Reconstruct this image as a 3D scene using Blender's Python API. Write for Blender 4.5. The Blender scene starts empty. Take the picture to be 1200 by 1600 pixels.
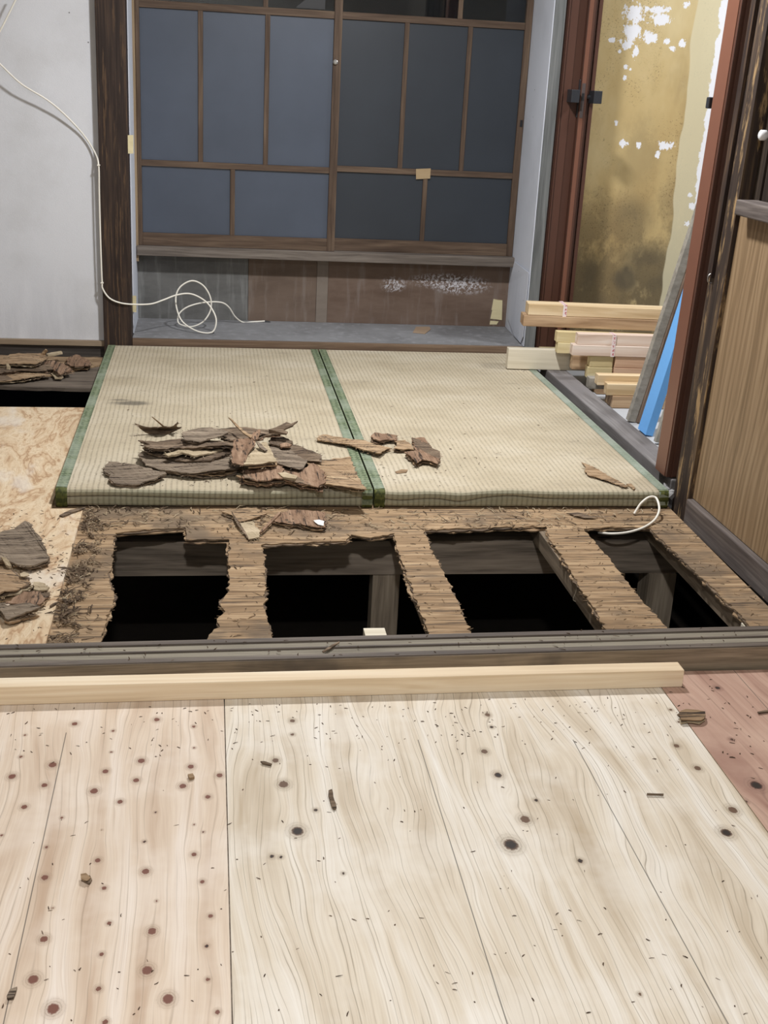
import bpy, bmesh, math, random
import numpy as np
from mathutils import Vector, Matrix, noise as mnoise
from mathutils.geometry import tessellate_polygon
random.seed(7); rng = np.random.default_rng(11)
SC = bpy.context.scene
COL = SC.collection

# ------------------------------------------------------------------ camera
W, H = 1200.0, 1600.0
F_PX, YAW, PIT, ROL = 1876.74, 0.154654, 0.343131, 0.0537766
CAM = Vector((0.426405, -3.322407, 1.186278))
def _basis():
    cy, sy, cp, sp = math.cos(YAW), math.sin(YAW), math.cos(PIT), math.sin(PIT)
    fwd = Vector((sy*cp, cy*cp, -sp)); right = Vector((cy, -sy, 0)); up = right.cross(fwd)
    cr, sr = math.cos(ROL), math.sin(ROL)
    return cr*right + sr*up, -sr*right + cr*up, fwd
CR, CU, CF = _basis()
cam_data = bpy.data.cameras.new('camera'); cam = bpy.data.objects.new('camera', cam_data); COL.objects.link(cam)
cam_data.sensor_fit = 'VERTICAL'; cam_data.sensor_height = 36.0; cam_data.lens = F_PX/H*36.0
cam_data.clip_start = 0.05
M = Matrix((CR, CU, -CF)).transposed().to_4x4(); M.translation = CAM
cam.matrix_world = M
SC.camera = cam
# pixel (1200x1600 frame) -> point on a plane of the place
def _ray(x, y): return CF + CR*((x-W/2)/F_PX) - CU*((y-H/2)/F_PX)
def onz(x, y, z): d = _ray(x, y); return CAM + d*((z-CAM.z)/d.z)
def ony(x, y, Y): d = _ray(x, y); return CAM + d*((Y-CAM.y)/d.y)
def onx(x, y, X): d = _ray(x, y); return CAM + d*((X-CAM.x)/d.x)

# ------------------------------------------------------------------ light
world = bpy.data.worlds.new('world'); SC.world = world; world.use_nodes = True
world.node_tree.nodes['Background'].inputs[0].default_value = (0.02, 0.025, 0.035, 1)
world.node_tree.nodes['Background'].inputs[1].default_value = 0.02
vs = SC.view_settings
vs.view_transform = 'Standard'; vs.look = 'None'; vs.gamma = 1.0; vs.use_curve_mapping = False
vs.exposure = 0.0
def lamp(name, loc, power, size, color):
    l = bpy.data.lights.new(name, 'AREA'); l.shape = 'DISK'; l.size = size; l.energy = power; l.color = color
    o = bpy.data.objects.new(name, l); o.location = loc; COL.objects.link(o); return o
lamp('ceiling_lamp_back_room', (1.0, 0.40, 2.33), 72, 0.20, (0.98, 0.985, 1.0))
lamp('ceiling_lamp_front_room', (0.42, -3.05, 2.33), 47, 0.16, (0.98, 0.985, 1.0))
lamp('ceiling_lamp_next_room', (2.95, 1.25, 2.33), 27, 0.25, (0.94, 0.97, 1.0))

# ------------------------------------------------------------------ node helper
class NT:
    def __init__(s, name):
        s.m = bpy.data.materials.new(name); s.m.use_nodes = True
        s.t = s.m.node_tree; s.t.nodes.clear()
        s.out = s.t.nodes.new('ShaderNodeOutputMaterial'); s.b = s.t.nodes.new('ShaderNodeBsdfPrincipled')
        s.t.links.new(s.b.outputs[0], s.out.inputs[0])
        s._tc = None; s._geo = None
    def put(s, sock, v):
        if isinstance(v, bpy.types.NodeSocket): s.t.links.new(v, sock)
        elif v is not None:
            if hasattr(sock.default_value, '__len__') and not hasattr(v, '__len__'): v = (v,)*len(sock.default_value)
            if hasattr(sock.default_value, '__len__') and len(sock.default_value) == 4 and len(v) == 3: v = (*v, 1)
            sock.default_value = v
    def n(s, typ, out=0, props=None, **inp):
        k = s.t.nodes.new('ShaderNode'+typ)
        for a, v in (props or {}).items(): setattr(k, a, v)
        for a, v in inp.items():
            s.put(k.inputs[int(a[1:])] if a[0] == '_' and a[1:].isdigit() else k.inputs[a.replace('_', ' ')], v)
        return k.outputs[out]
    @property
    def obj(s):
        if s._tc is None: s._tc = s.t.nodes.new('ShaderNodeTexCoord')
        return s._tc.outputs['Object']
    @property
    def rand(s): return s.n('ObjectInfo', 'Random')
    def attr(s, a): return s.n('Attribute', 'Fac', {'attribute_name': a})
    def math(s, op, a, b=0.0, c=None, clamp=False):
        k = s.t.nodes.new('ShaderNodeMath'); k.operation = op; k.use_clamp = clamp
        s.put(k.inputs[0], a); s.put(k.inputs[1], b)
        if c is not None: s.put(k.inputs[2], c)
        return k.outputs[0]
    def vmath(s, op, a, b=(0, 0, 0), out=0):
        k = s.t.nodes.new('ShaderNodeVectorMath'); k.operation = op
        s.put(k.inputs[0], a); s.put(k.inputs[1], b); return k.outputs[out]
    def mapv(s, v, scale=(1, 1, 1), loc=(0, 0, 0), rot=(0, 0, 0)):
        return s.n('Mapping', 0, None, Vector=v, Scale=scale, Location=loc, Rotation=rot)
    def noise(s, v, scale, detail=4, rough=.55, dist=0.0):
        return s.n('TexNoise', 0, None, Vector=v, Scale=scale, Detail=detail, Roughness=rough, Distortion=dist)
    def vor(s, v, scale, out='Distance', feature='F1'):
        return s.n('TexVoronoi', out, {'feature': feature}, Vector=v, Scale=scale)
    def ramp(s, f, stops, interp='LINEAR'):
        k = s.t.nodes.new('ShaderNodeValToRGB'); e = k.color_ramp.elements; k.color_ramp.interpolation = interp
        while len(e) < len(stops): e.new(0.5)
        for i, (p, c) in enumerate(stops):
            e[i].position = p
            e[i].color = (c, c, c, 1) if not hasattr(c, '__len__') else (*c[:3], 1)
        s.put(k.inputs[0], f); return k.outputs[0]
    def step(s, f, a, b):   # smooth 0..1 between a and b
        k = s.t.nodes.new('ShaderNodeMapRange'); k.interpolation_type = 'SMOOTHSTEP'
        s.put(k.inputs[0], f); k.inputs[1].default_value = a; k.inputs[2].default_value = b
        return k.outputs[0]
    def mix(s, f, a, b, mode='MIX'):
        k = s.t.nodes.new('ShaderNodeMix'); k.data_type = 'RGBA'; k.blend_type = mode
        s.put(k.inputs[0], f); s.put(k.inputs[6], a); s.put(k.inputs[7], b); return k.outputs[2]
    def xyz(s, v):
        k = s.t.nodes.new('ShaderNodeSeparateXYZ'); s.put(k.inputs[0], v); return k.outputs
    def comb(s, x, y, z):
        k = s.t.nodes.new('ShaderNodeCombineXYZ'); s.put(k.inputs[0], x); s.put(k.inputs[1], y); s.put(k.inputs[2], z); return k.outputs[0]
    def bump(s, h, strength=.3, dist=.002):
        return s.n('Bump', 0, None, Height=h, Strength=strength, Distance=dist)
    def done(s, color, rough=.7, bump=None, spec=.3, **kw):
        s.put(s.b.inputs['Base Color'], color); s.put(s.b.inputs['Roughness'], rough)
        s.put(s.b.inputs['Specular IOR Level'], spec)
        if bump is not None: s.put(s.b.inputs['Normal'], bump)
        for k, v in kw.items(): s.put(s.b.inputs[k.replace('_', ' ')], v)
        return s.m
def srgb(r, g, b, sat=.74):
    l = .3*r+.59*g+.11*b; r, g, b = (l+(c-l)*sat for c in (r, g, b))
    f = lambda c: ((c/255+.055)/1.055)**2.4 if c > 10 else c/255/12.92
    return (f(r), f(g), f(b))

MAT = {}
def wood(name, dark, mid, light, axis=0, fine=160., along=5., rings=0., rough=.7, bump=.3, knots=0., stain=None, spec=.25, wear=None, wear_scale=95):
    """grain streaks run along axis (0 x, 1 y, 2 z); object coordinates shifted per object."""
    t = NT(name)
    off = t.math('MULTIPLY', t.rand, 37.0)
    v = t.vmath('ADD', t.obj, t.comb(off, off, off))
    warp = t.noise(t.mapv(v, scale=[1.2 if i == axis else 7 for i in range(3)]), 1.0, 2)
    wv = t.math('MULTIPLY', t.math('SUBTRACT', warp, .5), .05)
    v2 = t.vmath('ADD', v, t.comb(*[0.0 if i == axis else wv for i in range(3)]))
    sc = [along if i == axis else fine for i in range(3)]
    g1 = t.noise(t.mapv(v2, scale=sc), 1.0, 3, .6)
    g2 = t.noise(t.mapv(v2, scale=[along*.35 if i == axis else fine*.22 for i in range(3)]), 1.0, 3, .6)
    g = t.math('ADD', t.math('MULTIPLY', g1, .45), t.math('MULTIPLY', g2, .55))
    if rings:
        o = [i for i in range(3) if i != axis]
        x = t.xyz(v2)
        w = t.math('SINE', t.math('MULTIPLY', t.math('ADD', x[o[0]], t.math('MULTIPLY', x[o[1]], .6)), rings))
        g = t.math('ADD', g, t.math('MULTIPLY', w, .07))
    col = t.ramp(g, [(.32, dark), (.5, mid), (.68, light)])
    if knots:
        kd = t.vor(t.mapv(v, scale=[3 if i == axis else 9 for i in range(3)]), knots)
        col = t.mix(t.step(kd, .11, .03), col, tuple(c*.45 for c in dark))
    if stain:
        s = t.noise(v, 3.5, 4, .6)
        col = t.mix(t.math('MULTIPLY', t.step(s, .48, .66), .8), col, stain)
    if wear:
        wn = t.noise(t.mapv(v, scale=[5 if i == axis else wear_scale for i in range(3)]), 1.0, 6, .68)
        col = t.mix(t.step(wn, .53, .62), col, wear)
    return t.done(col, rough, t.bump(g, bump, .0015), spec)
def plain(name, c, rough=.6, spec=.3, var=.12, scale=18., bump=.15, metallic=0.):
    t = NT(name)
    nz = t.noise(t.obj, scale, 5, .6)
    col = t.mix(nz, tuple(x*(1-var) for x in c), tuple(min(1, x*(1+var)) for x in c))
    return t.done(col, rough, t.bump(t.noise(t.obj, scale*8, 3), bump, .001), spec, Metallic=metallic)

# ------------------------------------------------------------------ mesh helper
ORG = {}; LEAN = [0.0]     # the old right wall stands a little out of plumb
class MB:
    def __init__(s): s.v = []; s.f = []
    def add(s, vs_, fs):
        b = len(s.v); s.v += [Vector(p) for p in vs_]; s.f += [tuple(b+i for i in f) for f in fs]
    def box(s, x0, x1, y0, y1, z0, z1):
        s.add([(x, y, z) for z in (z0, z1) for y in (y0, y1) for x in (x0, x1)],
              [(0, 2, 3, 1), (4, 5, 7, 6), (0, 1, 5, 4), (2, 6, 7, 3), (0, 4, 6, 2), (1, 3, 7, 5)])
    def beam(s, a, b, up, w, h):     # box from a to b; width w along side, height h along up; a,b on centre of the lower face
        a = Vector(a); b = Vector(b); d = (b-a).normalized(); up = Vector(up); up = (up-d*up.dot(d)).normalized(); sd = d.cross(up)
        vv = [p+sd*(w/2*k)+up*(h*j) for j in (0, 1) for p in (a, b) for k in (-1, 1)]
        s.add(vv, [(0, 2, 3, 1), (4, 5, 7, 6), (0, 1, 5, 4), (2, 6, 7, 3), (0, 4, 6, 2), (1, 3, 7, 5)])
    def hexa(s, bot, top):           # two quads, same winding
        s.add(list(bot)+list(top), [(3, 2, 1, 0), (4, 5, 6, 7)]+[(i, (i+1) % 4, 4+(i+1) % 4, 4+i) for i in range(4)])
    def prism(s, loops, off):        # loops of 3D points (first outer, rest holes), extruded by off
        off = Vector(off); loops = [[Vector(p) for p in l] for l in loops]
        flat = [p for l in loops for p in l]; n = len(flat)
        tris = tessellate_polygon(loops)
        s.add(flat+[p+off for p in flat], [tuple(t) for t in tris]+[tuple(n+i for i in reversed(t)) for t in tris])
        b = len(s.v)-2*n; k = 0
        for l in loops:
            m = len(l)
            s.f += [(b+k+i, b+k+(i+1) % m, b+n+k+(i+1) % m, b+n+k+i) for i in range(m)]
            k += m
    def tube(s, pts, r, seg=8, cap=True):
        pts = [Vector(p) for p in pts]; n = len(pts); b = len(s.v)
        T = [(pts[min(i+1, n-1)]-pts[max(i-1, 0)]).normalized() for i in range(n)]
        u = T[0].orthogonal().normalized()
        for i in range(n):
            u = (u-T[i]*u.dot(T[i])).normalized(); w = T[i].cross(u)
            ri = r(i/(n-1)) if callable(r) else r
            s.v += [pts[i]+u*(ri*math.cos(2*math.pi*k/seg))+w*(ri*math.sin(2*math.pi*k/seg)) for k in range(seg)]
        s.f += [(b+i*seg+k, b+i*seg+(k+1) % seg, b+(i+1)*seg+(k+1) % seg, b+(i+1)*seg+k) for i in range(n-1) for k in range(seg)]
        if cap: s.f += [tuple(b+k for k in reversed(range(seg))), tuple(b+(n-1)*seg+k for k in range(seg))]
    def build(s, name, mat, parent=None, origin=None, smooth=False, bevel=0., recalc=True):
        if LEAN[0]: s.v = [Vector((v.x+LEAN[0]*max(0, v.z), v.y, v.z)) for v in s.v]
        if parent is not None: o0 = ORG[parent.name]
        elif origin is not None: o0 = Vector(origin)
        else:
            lo = [min(v[i] for v in s.v) for i in range(3)]; hi = [max(v[i] for v in s.v) for i in range(3)]
            o0 = Vector(((lo[0]+hi[0])/2, (lo[1]+hi[1])/2, lo[2]))
        me = bpy.data.meshes.new(name); me.from_pydata([tuple(v-o0) for v in s.v], [], s.f)
        if recalc:
            bm = bmesh.new(); bm.from_mesh(me); bmesh.ops.recalc_face_normals(bm, faces=bm.faces); bm.to_mesh(me); bm.free()
        me.materials.append(MAT[mat] if isinstance(mat, str) else mat)
        if smooth: me.polygons.foreach_set('use_smooth', [True]*len(me.polygons))
        o = bpy.data.objects.new(name, me); COL.objects.link(o); ORG[o.name] = o0
        if parent is not None: o.parent = parent
        else: o.location = o0
        if bevel:
            md = o.modifiers.new('bevel', 'BEVEL'); md.width = bevel; md.segments = 2; md.limit_method = 'ANGLE'
        return o
def empty(name, loc):
    o = bpy.data.objects.new(name, None); o.location = loc; o.empty_display_size = .1; COL.objects.link(o); ORG[o.name] = Vector(loc); return o
def tag(o, label=None, cat=None, group=None, kind=None):
    if label: o['label'] = label
    if cat: o['category'] = cat
    if group: o['group'] = group
    if kind: o['kind'] = kind
    return o
def box(name, mat, b, parent=None, bevel=0., origin=None):
    m = MB(); m.box(*b); return m.build(name, mat, parent, origin, bevel=bevel)
def spline(P, k=8):
    P = [Vector(p) for p in P]; out = []
    for i in range(len(P)-1):
        a, b, c, d = P[max(i-1, 0)], P[i], P[i+1], P[min(i+2, len(P)-1)]
        for j in range(k):
            t = j/k
            out.append(.5*((2*b)+(c-a)*t+(2*a-5*b+4*c-d)*t*t+(3*b-a-3*c+d)*t**3))
    out.append(P[-1]); return out
def jag(poly, step, amp, closed=True, bias=None):
    """subdivide a loop of points (with z) and jitter it sideways so that it reads as torn wood"""
    out = []; n = len(poly)
    for i in range(n if closed else n-1):
        a, b = Vector(poly[i]), Vector(poly[(i+1) % n]); d = b-a; k = max(1, int(d.length/step))
        nrm = Vector((d.y, -d.x, 0)); nrm = nrm.normalized() if nrm.length > 1e-9 else nrm
        for j in range(k):
            p = a+d*(j/k)
            r = random.gauss(0, 1)*amp if j else random.gauss(0, .4)*amp
            out.append(p+nrm*r+Vector((0, 0, random.uniform(-.3, .3)*amp)))
    if not closed: out.append(Vector(poly[-1]))
    return out

# ------------------------------------------------------------------ materials
def mat_ply(name, base, dark, light, freq, line_amt, knot_col, lines=(), lead=(), tint=None, red=0.):
    """new plywood: grain follows the phase attribute of the sheet; pencil lines are marks drawn on it"""
    t = NT(name)
    ph = t.attr('phase'); kd = t.attr('knot'); kk = t.attr('dark_knot')
    x = t.xyz(t.obj)
    y = x[1]
    jit = t.noise(t.comb(t.math('MULTIPLY', ph, 30), t.math('MULTIPLY', y, 6), 0.0), 1.0, 3)
    p2 = t.math('ADD', ph, t.math('MULTIPLY', t.math('SUBTRACT', jit, .5), .006))
    streak = t.noise(t.comb(t.math('MULTIPLY', p2, 420), t.math('MULTIPLY', y, 5), 0.0), 1.0, 4, .6)
    broad = t.noise(t.comb(t.math('MULTIPLY', p2, 22), t.math('MULTIPLY', y, 1.6), 3.0), 1.0, 3, .55)
    cell = t.n('TexVoronoi', 'Distance', {'voronoi_dimensions': '1D', 'feature': 'DISTANCE_TO_EDGE'}, W=t.math('MULTIPLY', p2, freq), Scale=1.0)
    fade = t.noise(t.comb(t.math('MULTIPLY', p2, 60), t.math('MULTIPLY', y, 3.), 9.0), 1.0, 3)
    ln = t.math('MULTIPLY', t.step(cell, .10, .0), t.step(fade, .38, .62))
    col = t.ramp(broad, [(.3, light), (.52, base), (.72, dark)])
    col = t.mix(t.math('MULTIPLY', t.math('SUBTRACT', streak, .40), 1.3, clamp=True), col, dark)
    blot = t.noise(t.obj, 5.0, 4, .6)
    col = t.mix(t.math('MULTIPLY', t.step(blot, .45, .68), .45), col, light)
    col = t.mix(t.math('MULTIPLY', ln, line_amt), col, tuple(c*.55 for c in dark))
    # knots
    kn = t.noise(t.obj, 240, 2)
    k2 = t.math('ADD', kd, t.math('MULTIPLY', t.math('SUBTRACT', kn, .5), .5))
    halo = t.math('MULTIPLY', t.step(k2, 2.6, 1.0), .45)
    col = t.mix(halo, col, tuple(c*.8 for c in dark))
    ring = t.math('MULTIPLY', t.step(t.math('SINE', t.math('MULTIPLY', k2, 11)), .3, .9), t.step(k2, 2.2, 1.4))
    col = t.mix(t.math('MULTIPLY', ring, .35), col, tuple(c*.5 for c in dark))
    col = t.mix(t.step(k2, 1.12, .75), col, knot_col)
    col = t.mix(t.math('MULTIPLY', t.step(k2, .95, .5), kk), col, (.028, .02, .016))
    for (xx, y0, y1) in lines:
        d = t.math('ABSOLUTE', t.math('SUBTRACT', x[0], xx))
        on = t.math('MULTIPLY', t.step(d, .0012, .0005), t.math('MULTIPLY', t.math('LESS_THAN', y, y1), t.math('GREATER_THAN', y, y0)))
        col = t.mix(t.math('MULTIPLY', on, .75), col, (.05, .045, .04))
    return t.done(col, .62, t.bump(t.math('ADD', streak, t.math('MULTIPLY', ln, -.5)), .12, .0008), .3)

MAT['ply_left'] = mat_ply('plywood_knotty', srgb(222, 198, 170), srgb(196, 162, 130), srgb(234, 218, 200), 60, .45, srgb(128, 74, 56), lines=[(.162, -3.5, -1.27)])
MAT['ply_mid'] = mat_ply('plywood_pale', srgb(220, 204, 178), srgb(188, 164, 130), srgb(234, 226, 212), 95, .75, srgb(110, 78, 55), lines=[(.827, -3.5, -1.33), (1.131, -3.5, -1.345)])
MAT['ply_right'] = mat_ply('plywood_reddish', srgb(190, 146, 122), srgb(160, 112, 92), srgb(205, 165, 140), 34, .4, srgb(85, 50, 40), lines=[(1.58, -3.5, -1.06)])
MAT['ply_edge'] = wood('plywood_edge', srgb(170, 140, 105), srgb(205, 178, 140), srgb(225, 200, 165), 0, 300, 4)

def mat_swirl():
    t = NT('plywood_swirl')
    v = t.obj
    w = t.noise(t.mapv(v, scale=(6.5, 2.4, 1)), 1.0, 4, .6, .8)
    ph = t.math('ADD', t.math('MULTIPLY', w, 7.0), t.math('MULTIPLY', t.xyz(v)[0], 4.0))
    ph = t.math('ADD', ph, t.math('MULTIPLY', t.noise(t.mapv(v, scale=(90, 30, 1)), 1.0, 3), .35))
    fr = t.math('FRACT', ph)
    br = t.ramp(fr, [(0, srgb(176, 132, 88)), (.10, srgb(206, 172, 128)), (.4, srgb(216, 190, 150)), (.8, srgb(206, 172, 128)), (1, srgb(176, 132, 88))])
    f2 = t.math('FRACT', t.math('MULTIPLY', ph, 4.0))
    br = t.mix(t.math('MULTIPLY', t.step(f2, .72, .98), .4), br, srgb(172, 128, 84))
    n2 = t.noise(t.mapv(v, scale=(80, 26, 1)), 1.0, 5, .65)
    br = t.mix(t.math('MULTIPLY', t.step(n2, .5, .68), .45), br, srgb(178, 138, 96))
    n3 = t.noise(t.mapv(v, scale=(6, 2.5, 1), loc=(3, 1, 0)), 1.0, 4, .6)
    br = t.mix(t.math('MULTIPLY', t.step(n3, .54, .66), .55), br, srgb(216, 206, 190))
    return t.done(br, .6, t.bump(n2, .15, .001))
MAT['ply_swirl'] = mat_swirl()

MAT['old_ply'] = wood('old_plywood', srgb(94, 72, 50, .92), srgb(152, 124, 92, .92), srgb(194, 166, 130, .92), 0, 210, 7, rings=0, bump=1.6, stain=srgb(108, 90, 70), wear=srgb(98, 78, 58), rough=.85)
MAT['old_board'] = wood('old_grey_board', srgb(72, 60, 50), srgb(106, 92, 78), srgb(135, 119, 100), 0, 120, 6, bump=.6, rough=.85)
MAT['joist'] = wood('joist_wood', srgb(90, 74, 56), srgb(132, 112, 88), srgb(160, 138, 110), 1, 120, 5, bump=.5, rough=.85)
MAT['under_beam'] = wood('under_beam_wood', srgb(92, 80, 66), srgb(150, 132, 112), srgb(182, 162, 138), 0, 110, 5, bump=.5, rough=.9, knots=1.)
MAT['under_post'] = wood('under_post_wood', srgb(120, 104, 84), srgb(166, 146, 120), srgb(192, 172, 144), 2, 110, 5, bump=.4, rough=.9)
MAT['threshold'] = wood('threshold_wood', srgb(70, 60, 54), srgb(100, 88, 78), srgb(128, 115, 100), 0, 150, 4, bump=.35, rough=.6)
MAT['face_wood'] = wood('threshold_face_wood', srgb(100, 84, 64), srgb(142, 122, 96), srgb(168, 146, 116), 0, 150, 5, bump=.4, rough=.7, stain=srgb(92, 80, 68))
MAT['groove'] = wood('groove_wood', srgb(108, 98, 80), srgb(140, 130, 110), srgb(160, 149, 126), 0, 170, 4, bump=.3, rough=.7)
MAT['stick'] = wood('new_stick', srgb(206, 172, 126), srgb(228, 200, 158), srgb(240, 220, 186), 0, 110, 2.0, bump=.12, rough=.55, knots=.9)
MAT['dark_post'] = wood('dark_post_wood', srgb(38, 27, 23), srgb(54, 40, 34), srgb(84, 62, 46), 2, 130, 4, bump=.5, rough=.5, wear=srgb(92, 66, 44))
MAT['worn_post'] = wood('worn_post_wood', srgb(38, 28, 24), srgb(64, 48, 38), srgb(120, 92, 60), 2, 90, 4, bump=.8, rough=.7, wear=srgb(158, 122, 74), wear_scale=34)
MAT['dark_trim'] = wood('dark_trim_wood', srgb(72, 62, 57), srgb(102, 90, 84), srgb(132, 119, 110), 1, 120, 4, bump=.4, rough=.7)
MAT['dark_trim_x'] = wood('dark_skirting_wood', srgb(54, 47, 42), srgb(76, 67, 60), srgb(100, 90, 80), 0, 120, 4, bump=.4, rough=.7)
MAT['tan_strip'] = wood('tan_strip_wood', srgb(112, 92, 68), srgb(146, 122, 94), srgb(168, 146, 116), 0, 140, 4, bump=.3, rough=.7)
MAT['brown_strip'] = wood('brown_strip_wood', srgb(82, 60, 44), srgb(112, 86, 64), srgb(136, 110, 86), 0, 140, 4, bump=.3, rough=.7)
MAT['sash'] = wood('sash_wood', srgb(66, 48, 36), srgb(94, 72, 55), srgb(120, 96, 74), 0, 120, 5, bump=.4, rough=.65)
MAT['sash_v'] = wood('sash_wood_upright', srgb(66, 48, 36), srgb(94, 72, 55), srgb(120, 96, 74), 2, 120, 5, bump=.4, rough=.65)
MAT['sill'] = wood('sill_wood', srgb(78, 68, 60), srgb(108, 96, 86), srgb(134, 122, 110), 0, 120, 4, bump=.4, rough=.7)
MAT['jamb_tan'] = wood('tan_jamb_wood', srgb(128, 102, 70), srgb(158, 130, 94), srgb(176, 150, 112), 2, 130, 4, bump=.25, rough=.7)
MAT['grey_strip'] = wood('grey_strip_wood', srgb(80, 82, 82), srgb(106, 108, 107), srgb(128, 129, 127), 2, 90, 4, bump=.3, rough=.8)
MAT['beam_grey'] = wood('grey_sill_beam', srgb(86, 80, 78), srgb(114, 108, 106), srgb(142, 136, 134), 1, 90, 3, bump=.4, rough=.75, stain=srgb(124, 118, 118))
MAT['timber_a'] = wood('timber_straw', srgb(196, 158, 104), srgb(222, 188, 136), srgb(236, 208, 162), 0, 70, 1.5, rings=150, bump=.1, rough=.55)
MAT['timber_b'] = wood('timber_brown', srgb(150, 112, 74), srgb(186, 146, 104), srgb(212, 174, 128), 0, 70, 1.5, rings=150, bump=.1, rough=.55)
MAT['timber_c'] = wood('timber_pink', srgb(208, 172, 146), srgb(228, 200, 178), srgb(240, 222, 206), 0, 70, 1.5, rings=170, bump=.1, rough=.55)
MAT['timber_d'] = wood('timber_yellow', srgb(206, 180, 118), srgb(224, 202, 142), srgb(236, 220, 170), 0, 60, 2, bump=.1, rough=.55)
MAT['timber_w'] = wood('timber_white', srgb(206, 192, 160), srgb(224, 212, 184), srgb(238, 228, 204), 0, 60, 2, bump=.1, rough=.6, knots=.7)
MAT['timber_s'] = wood('timber_salmon', srgb(206, 150, 110), srgb(224, 178, 140), srgb(236, 200, 166), 0, 70, 1.5, bump=.1, rough=.55)
MAT['batten_grey'] = wood('weathered_batten', srgb(122, 114, 102), srgb(152, 144, 130), srgb(174, 166, 152), 0, 60, 30, bump=.3, rough=.8)
MAT['batten_brown'] = wood('brown_batten', srgb(84, 64, 50), srgb(116, 92, 74), srgb(146, 120, 98), 2, 120, 4, bump=.3, rough=.8)
MAT['grain_panel'] = wood('printed_grain_panel', srgb(122, 94, 60), srgb(148, 116, 78), srgb(166, 134, 94), 2, 150, 1.6, rings=420, bump=.08, rough=.45)
MAT['rot_dark'] = wood('rotten_dark', srgb(64, 49, 36), srgb(110, 88, 66), srgb(156, 130, 102), 0, 150, 12, bump=1.4, rough=.9, wear=srgb(58, 44, 34))
MAT['rot_grey'] = wood('rotten_grey', srgb(84, 69, 54), srgb(126, 107, 86), srgb(162, 142, 116), 0, 170, 8, bump=1.3, rough=.9, wear=srgb(58, 44, 34))
MAT['rot_tan'] = wood('rotten_tan', srgb(120, 90, 58), srgb(160, 126, 88), srgb(192, 160, 118), 0, 150, 10, bump=1.3, rough=.9, wear=srgb(58, 44, 34))
MAT['rot_pale'] = wood('rotten_pale', srgb(140, 118, 86), srgb(170, 148, 112), srgb(196, 174, 138), 0, 130, 8, bump=.5, rough=.85)
MAT['rot_brown'] = wood('rotten_brown', srgb(100, 70, 48), srgb(140, 104, 76), srgb(170, 134, 102), 1, 150, 8, bump=1.3, rough=.9, wear=srgb(58, 44, 34))
MAT['chips'] = wood('chip_wood', srgb(62, 46, 34), srgb(104, 82, 60), srgb(176, 146, 110), 0, 60, 20, bump=.5, rough=.9)
MAT['chips_dark'] = wood('dark_chip_wood', srgb(48, 34, 24), srgb(84, 62, 44), srgb(120, 92, 66), 0, 60, 20, bump=.5, rough=.9)
MAT['cable'] = plain('white_cable', srgb(236, 230, 214), .4, .4, .04)
MAT['cable_tip'] = plain('black_tip', srgb(36, 36, 38), .4, .4)
MAT['tape'] = plain('masking_tape', srgb(214, 198, 146), .6, .2, .08)
MAT['tape_brown'] = plain('brown_tape', srgb(178, 148, 104), .55, .2, .08)
MAT['paper'] = plain('scrap_card', srgb(168, 138, 108), .8, .2, .1)
MAT['alu'] = plain('brown_aluminium', srgb(80, 52, 41, 1.), .42, .45, .06, bump=.02)
MAT['alu_light'] = plain('brown_aluminium_lit_and_edge', srgb(114, 76, 60, 1.), .38, .45, .06, bump=.02)  # paler copy of alu: painted light on the near jamb, and the leaf edge
MAT['lever'] = plain('dark_lever', srgb(44, 46, 52), .35, .5, .1)
MAT['steel'] = plain('steel', srgb(170, 168, 164), .3, .5, .05, metallic=.8)
MAT['plate'] = plain('dark_plate', srgb(92, 80, 78), .4, .5, .1, metallic=.3)
MAT['knob'] = plain('white_knob', srgb(228, 228, 230), .25, .5, .03)
MAT['foam'] = plain('blue_foam', srgb(112, 172, 232, 1.), .75, .2, .05, 60, .2)
MAT['soil'] = plain('soil', srgb(40, 34, 28), .95, .1, .3, 12, .5)
MAT['ceiling'] = wood('ceiling_board', srgb(160, 154, 146), srgb(180, 174, 166), srgb(196, 190, 182), 1, 60, 2, bump=.1)
MAT['concrete'] = plain('grey_floor', srgb(176, 178, 182), .8, .2, .12, 9)
MAT['white_scrap'] = plain('white_scrap', srgb(232, 232, 226), .8, .2, .04)
MAT['dark_panel'] = wood('dark_cabinet_wood', srgb(34, 26, 22), srgb(50, 40, 32), srgb(82, 66, 50), 2, 110, 4, bump=.4, rough=.5)
MAT['fibre'] = plain('fibres', srgb(186, 170, 140), .8, .2, .1)
MAT['plaster_chunk'] = plain('plaster_chunk', srgb(150, 148, 146), .9, .2, .2, 40, .6)

def mat_plaster(name, base, dirt, low, zlow):
    t = NT(name); z = t.xyz(t.obj)[2]
    n1 = t.noise(t.obj, 2.6, 6, .6); n2 = t.noise(t.mapv(t.obj, scale=(9, 9, 1.4)), 1.0, 5, .6)
    fine = t.noise(t.obj, 260, 3, .6)
    col = t.mix(t.math('MULTIPLY', t.step(n1, .42, .7), .55), base, dirt)
    d = t.math('MULTIPLY', t.step(z, zlow, 0.0), t.step(n2, .35, .65))
    col = t.mix(t.math('MULTIPLY', d, .45), col, low)
    col = t.mix(t.math('MULTIPLY', fine, .16), col, tuple(c*.6 for c in base))
    sp = t.vor(t.obj, 9.0); col = t.mix(t.step(sp, .035, .02), col, tuple(c*.35 for c in dirt))
    return t.done(col, .9, t.bump(t.math('ADD', fine, t.math('MULTIPLY', n1, 2.)), .35, .0015), .15)
MAT['plaster'] = mat_plaster('white_plaster', srgb(222, 224, 230), srgb(200, 200, 202), srgb(178, 180, 188), .5)
MAT['reveal'] = mat_plaster('reveal_plaster', srgb(216, 222, 236), srgb(196, 202, 214), srgb(170, 176, 190), .5)
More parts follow.
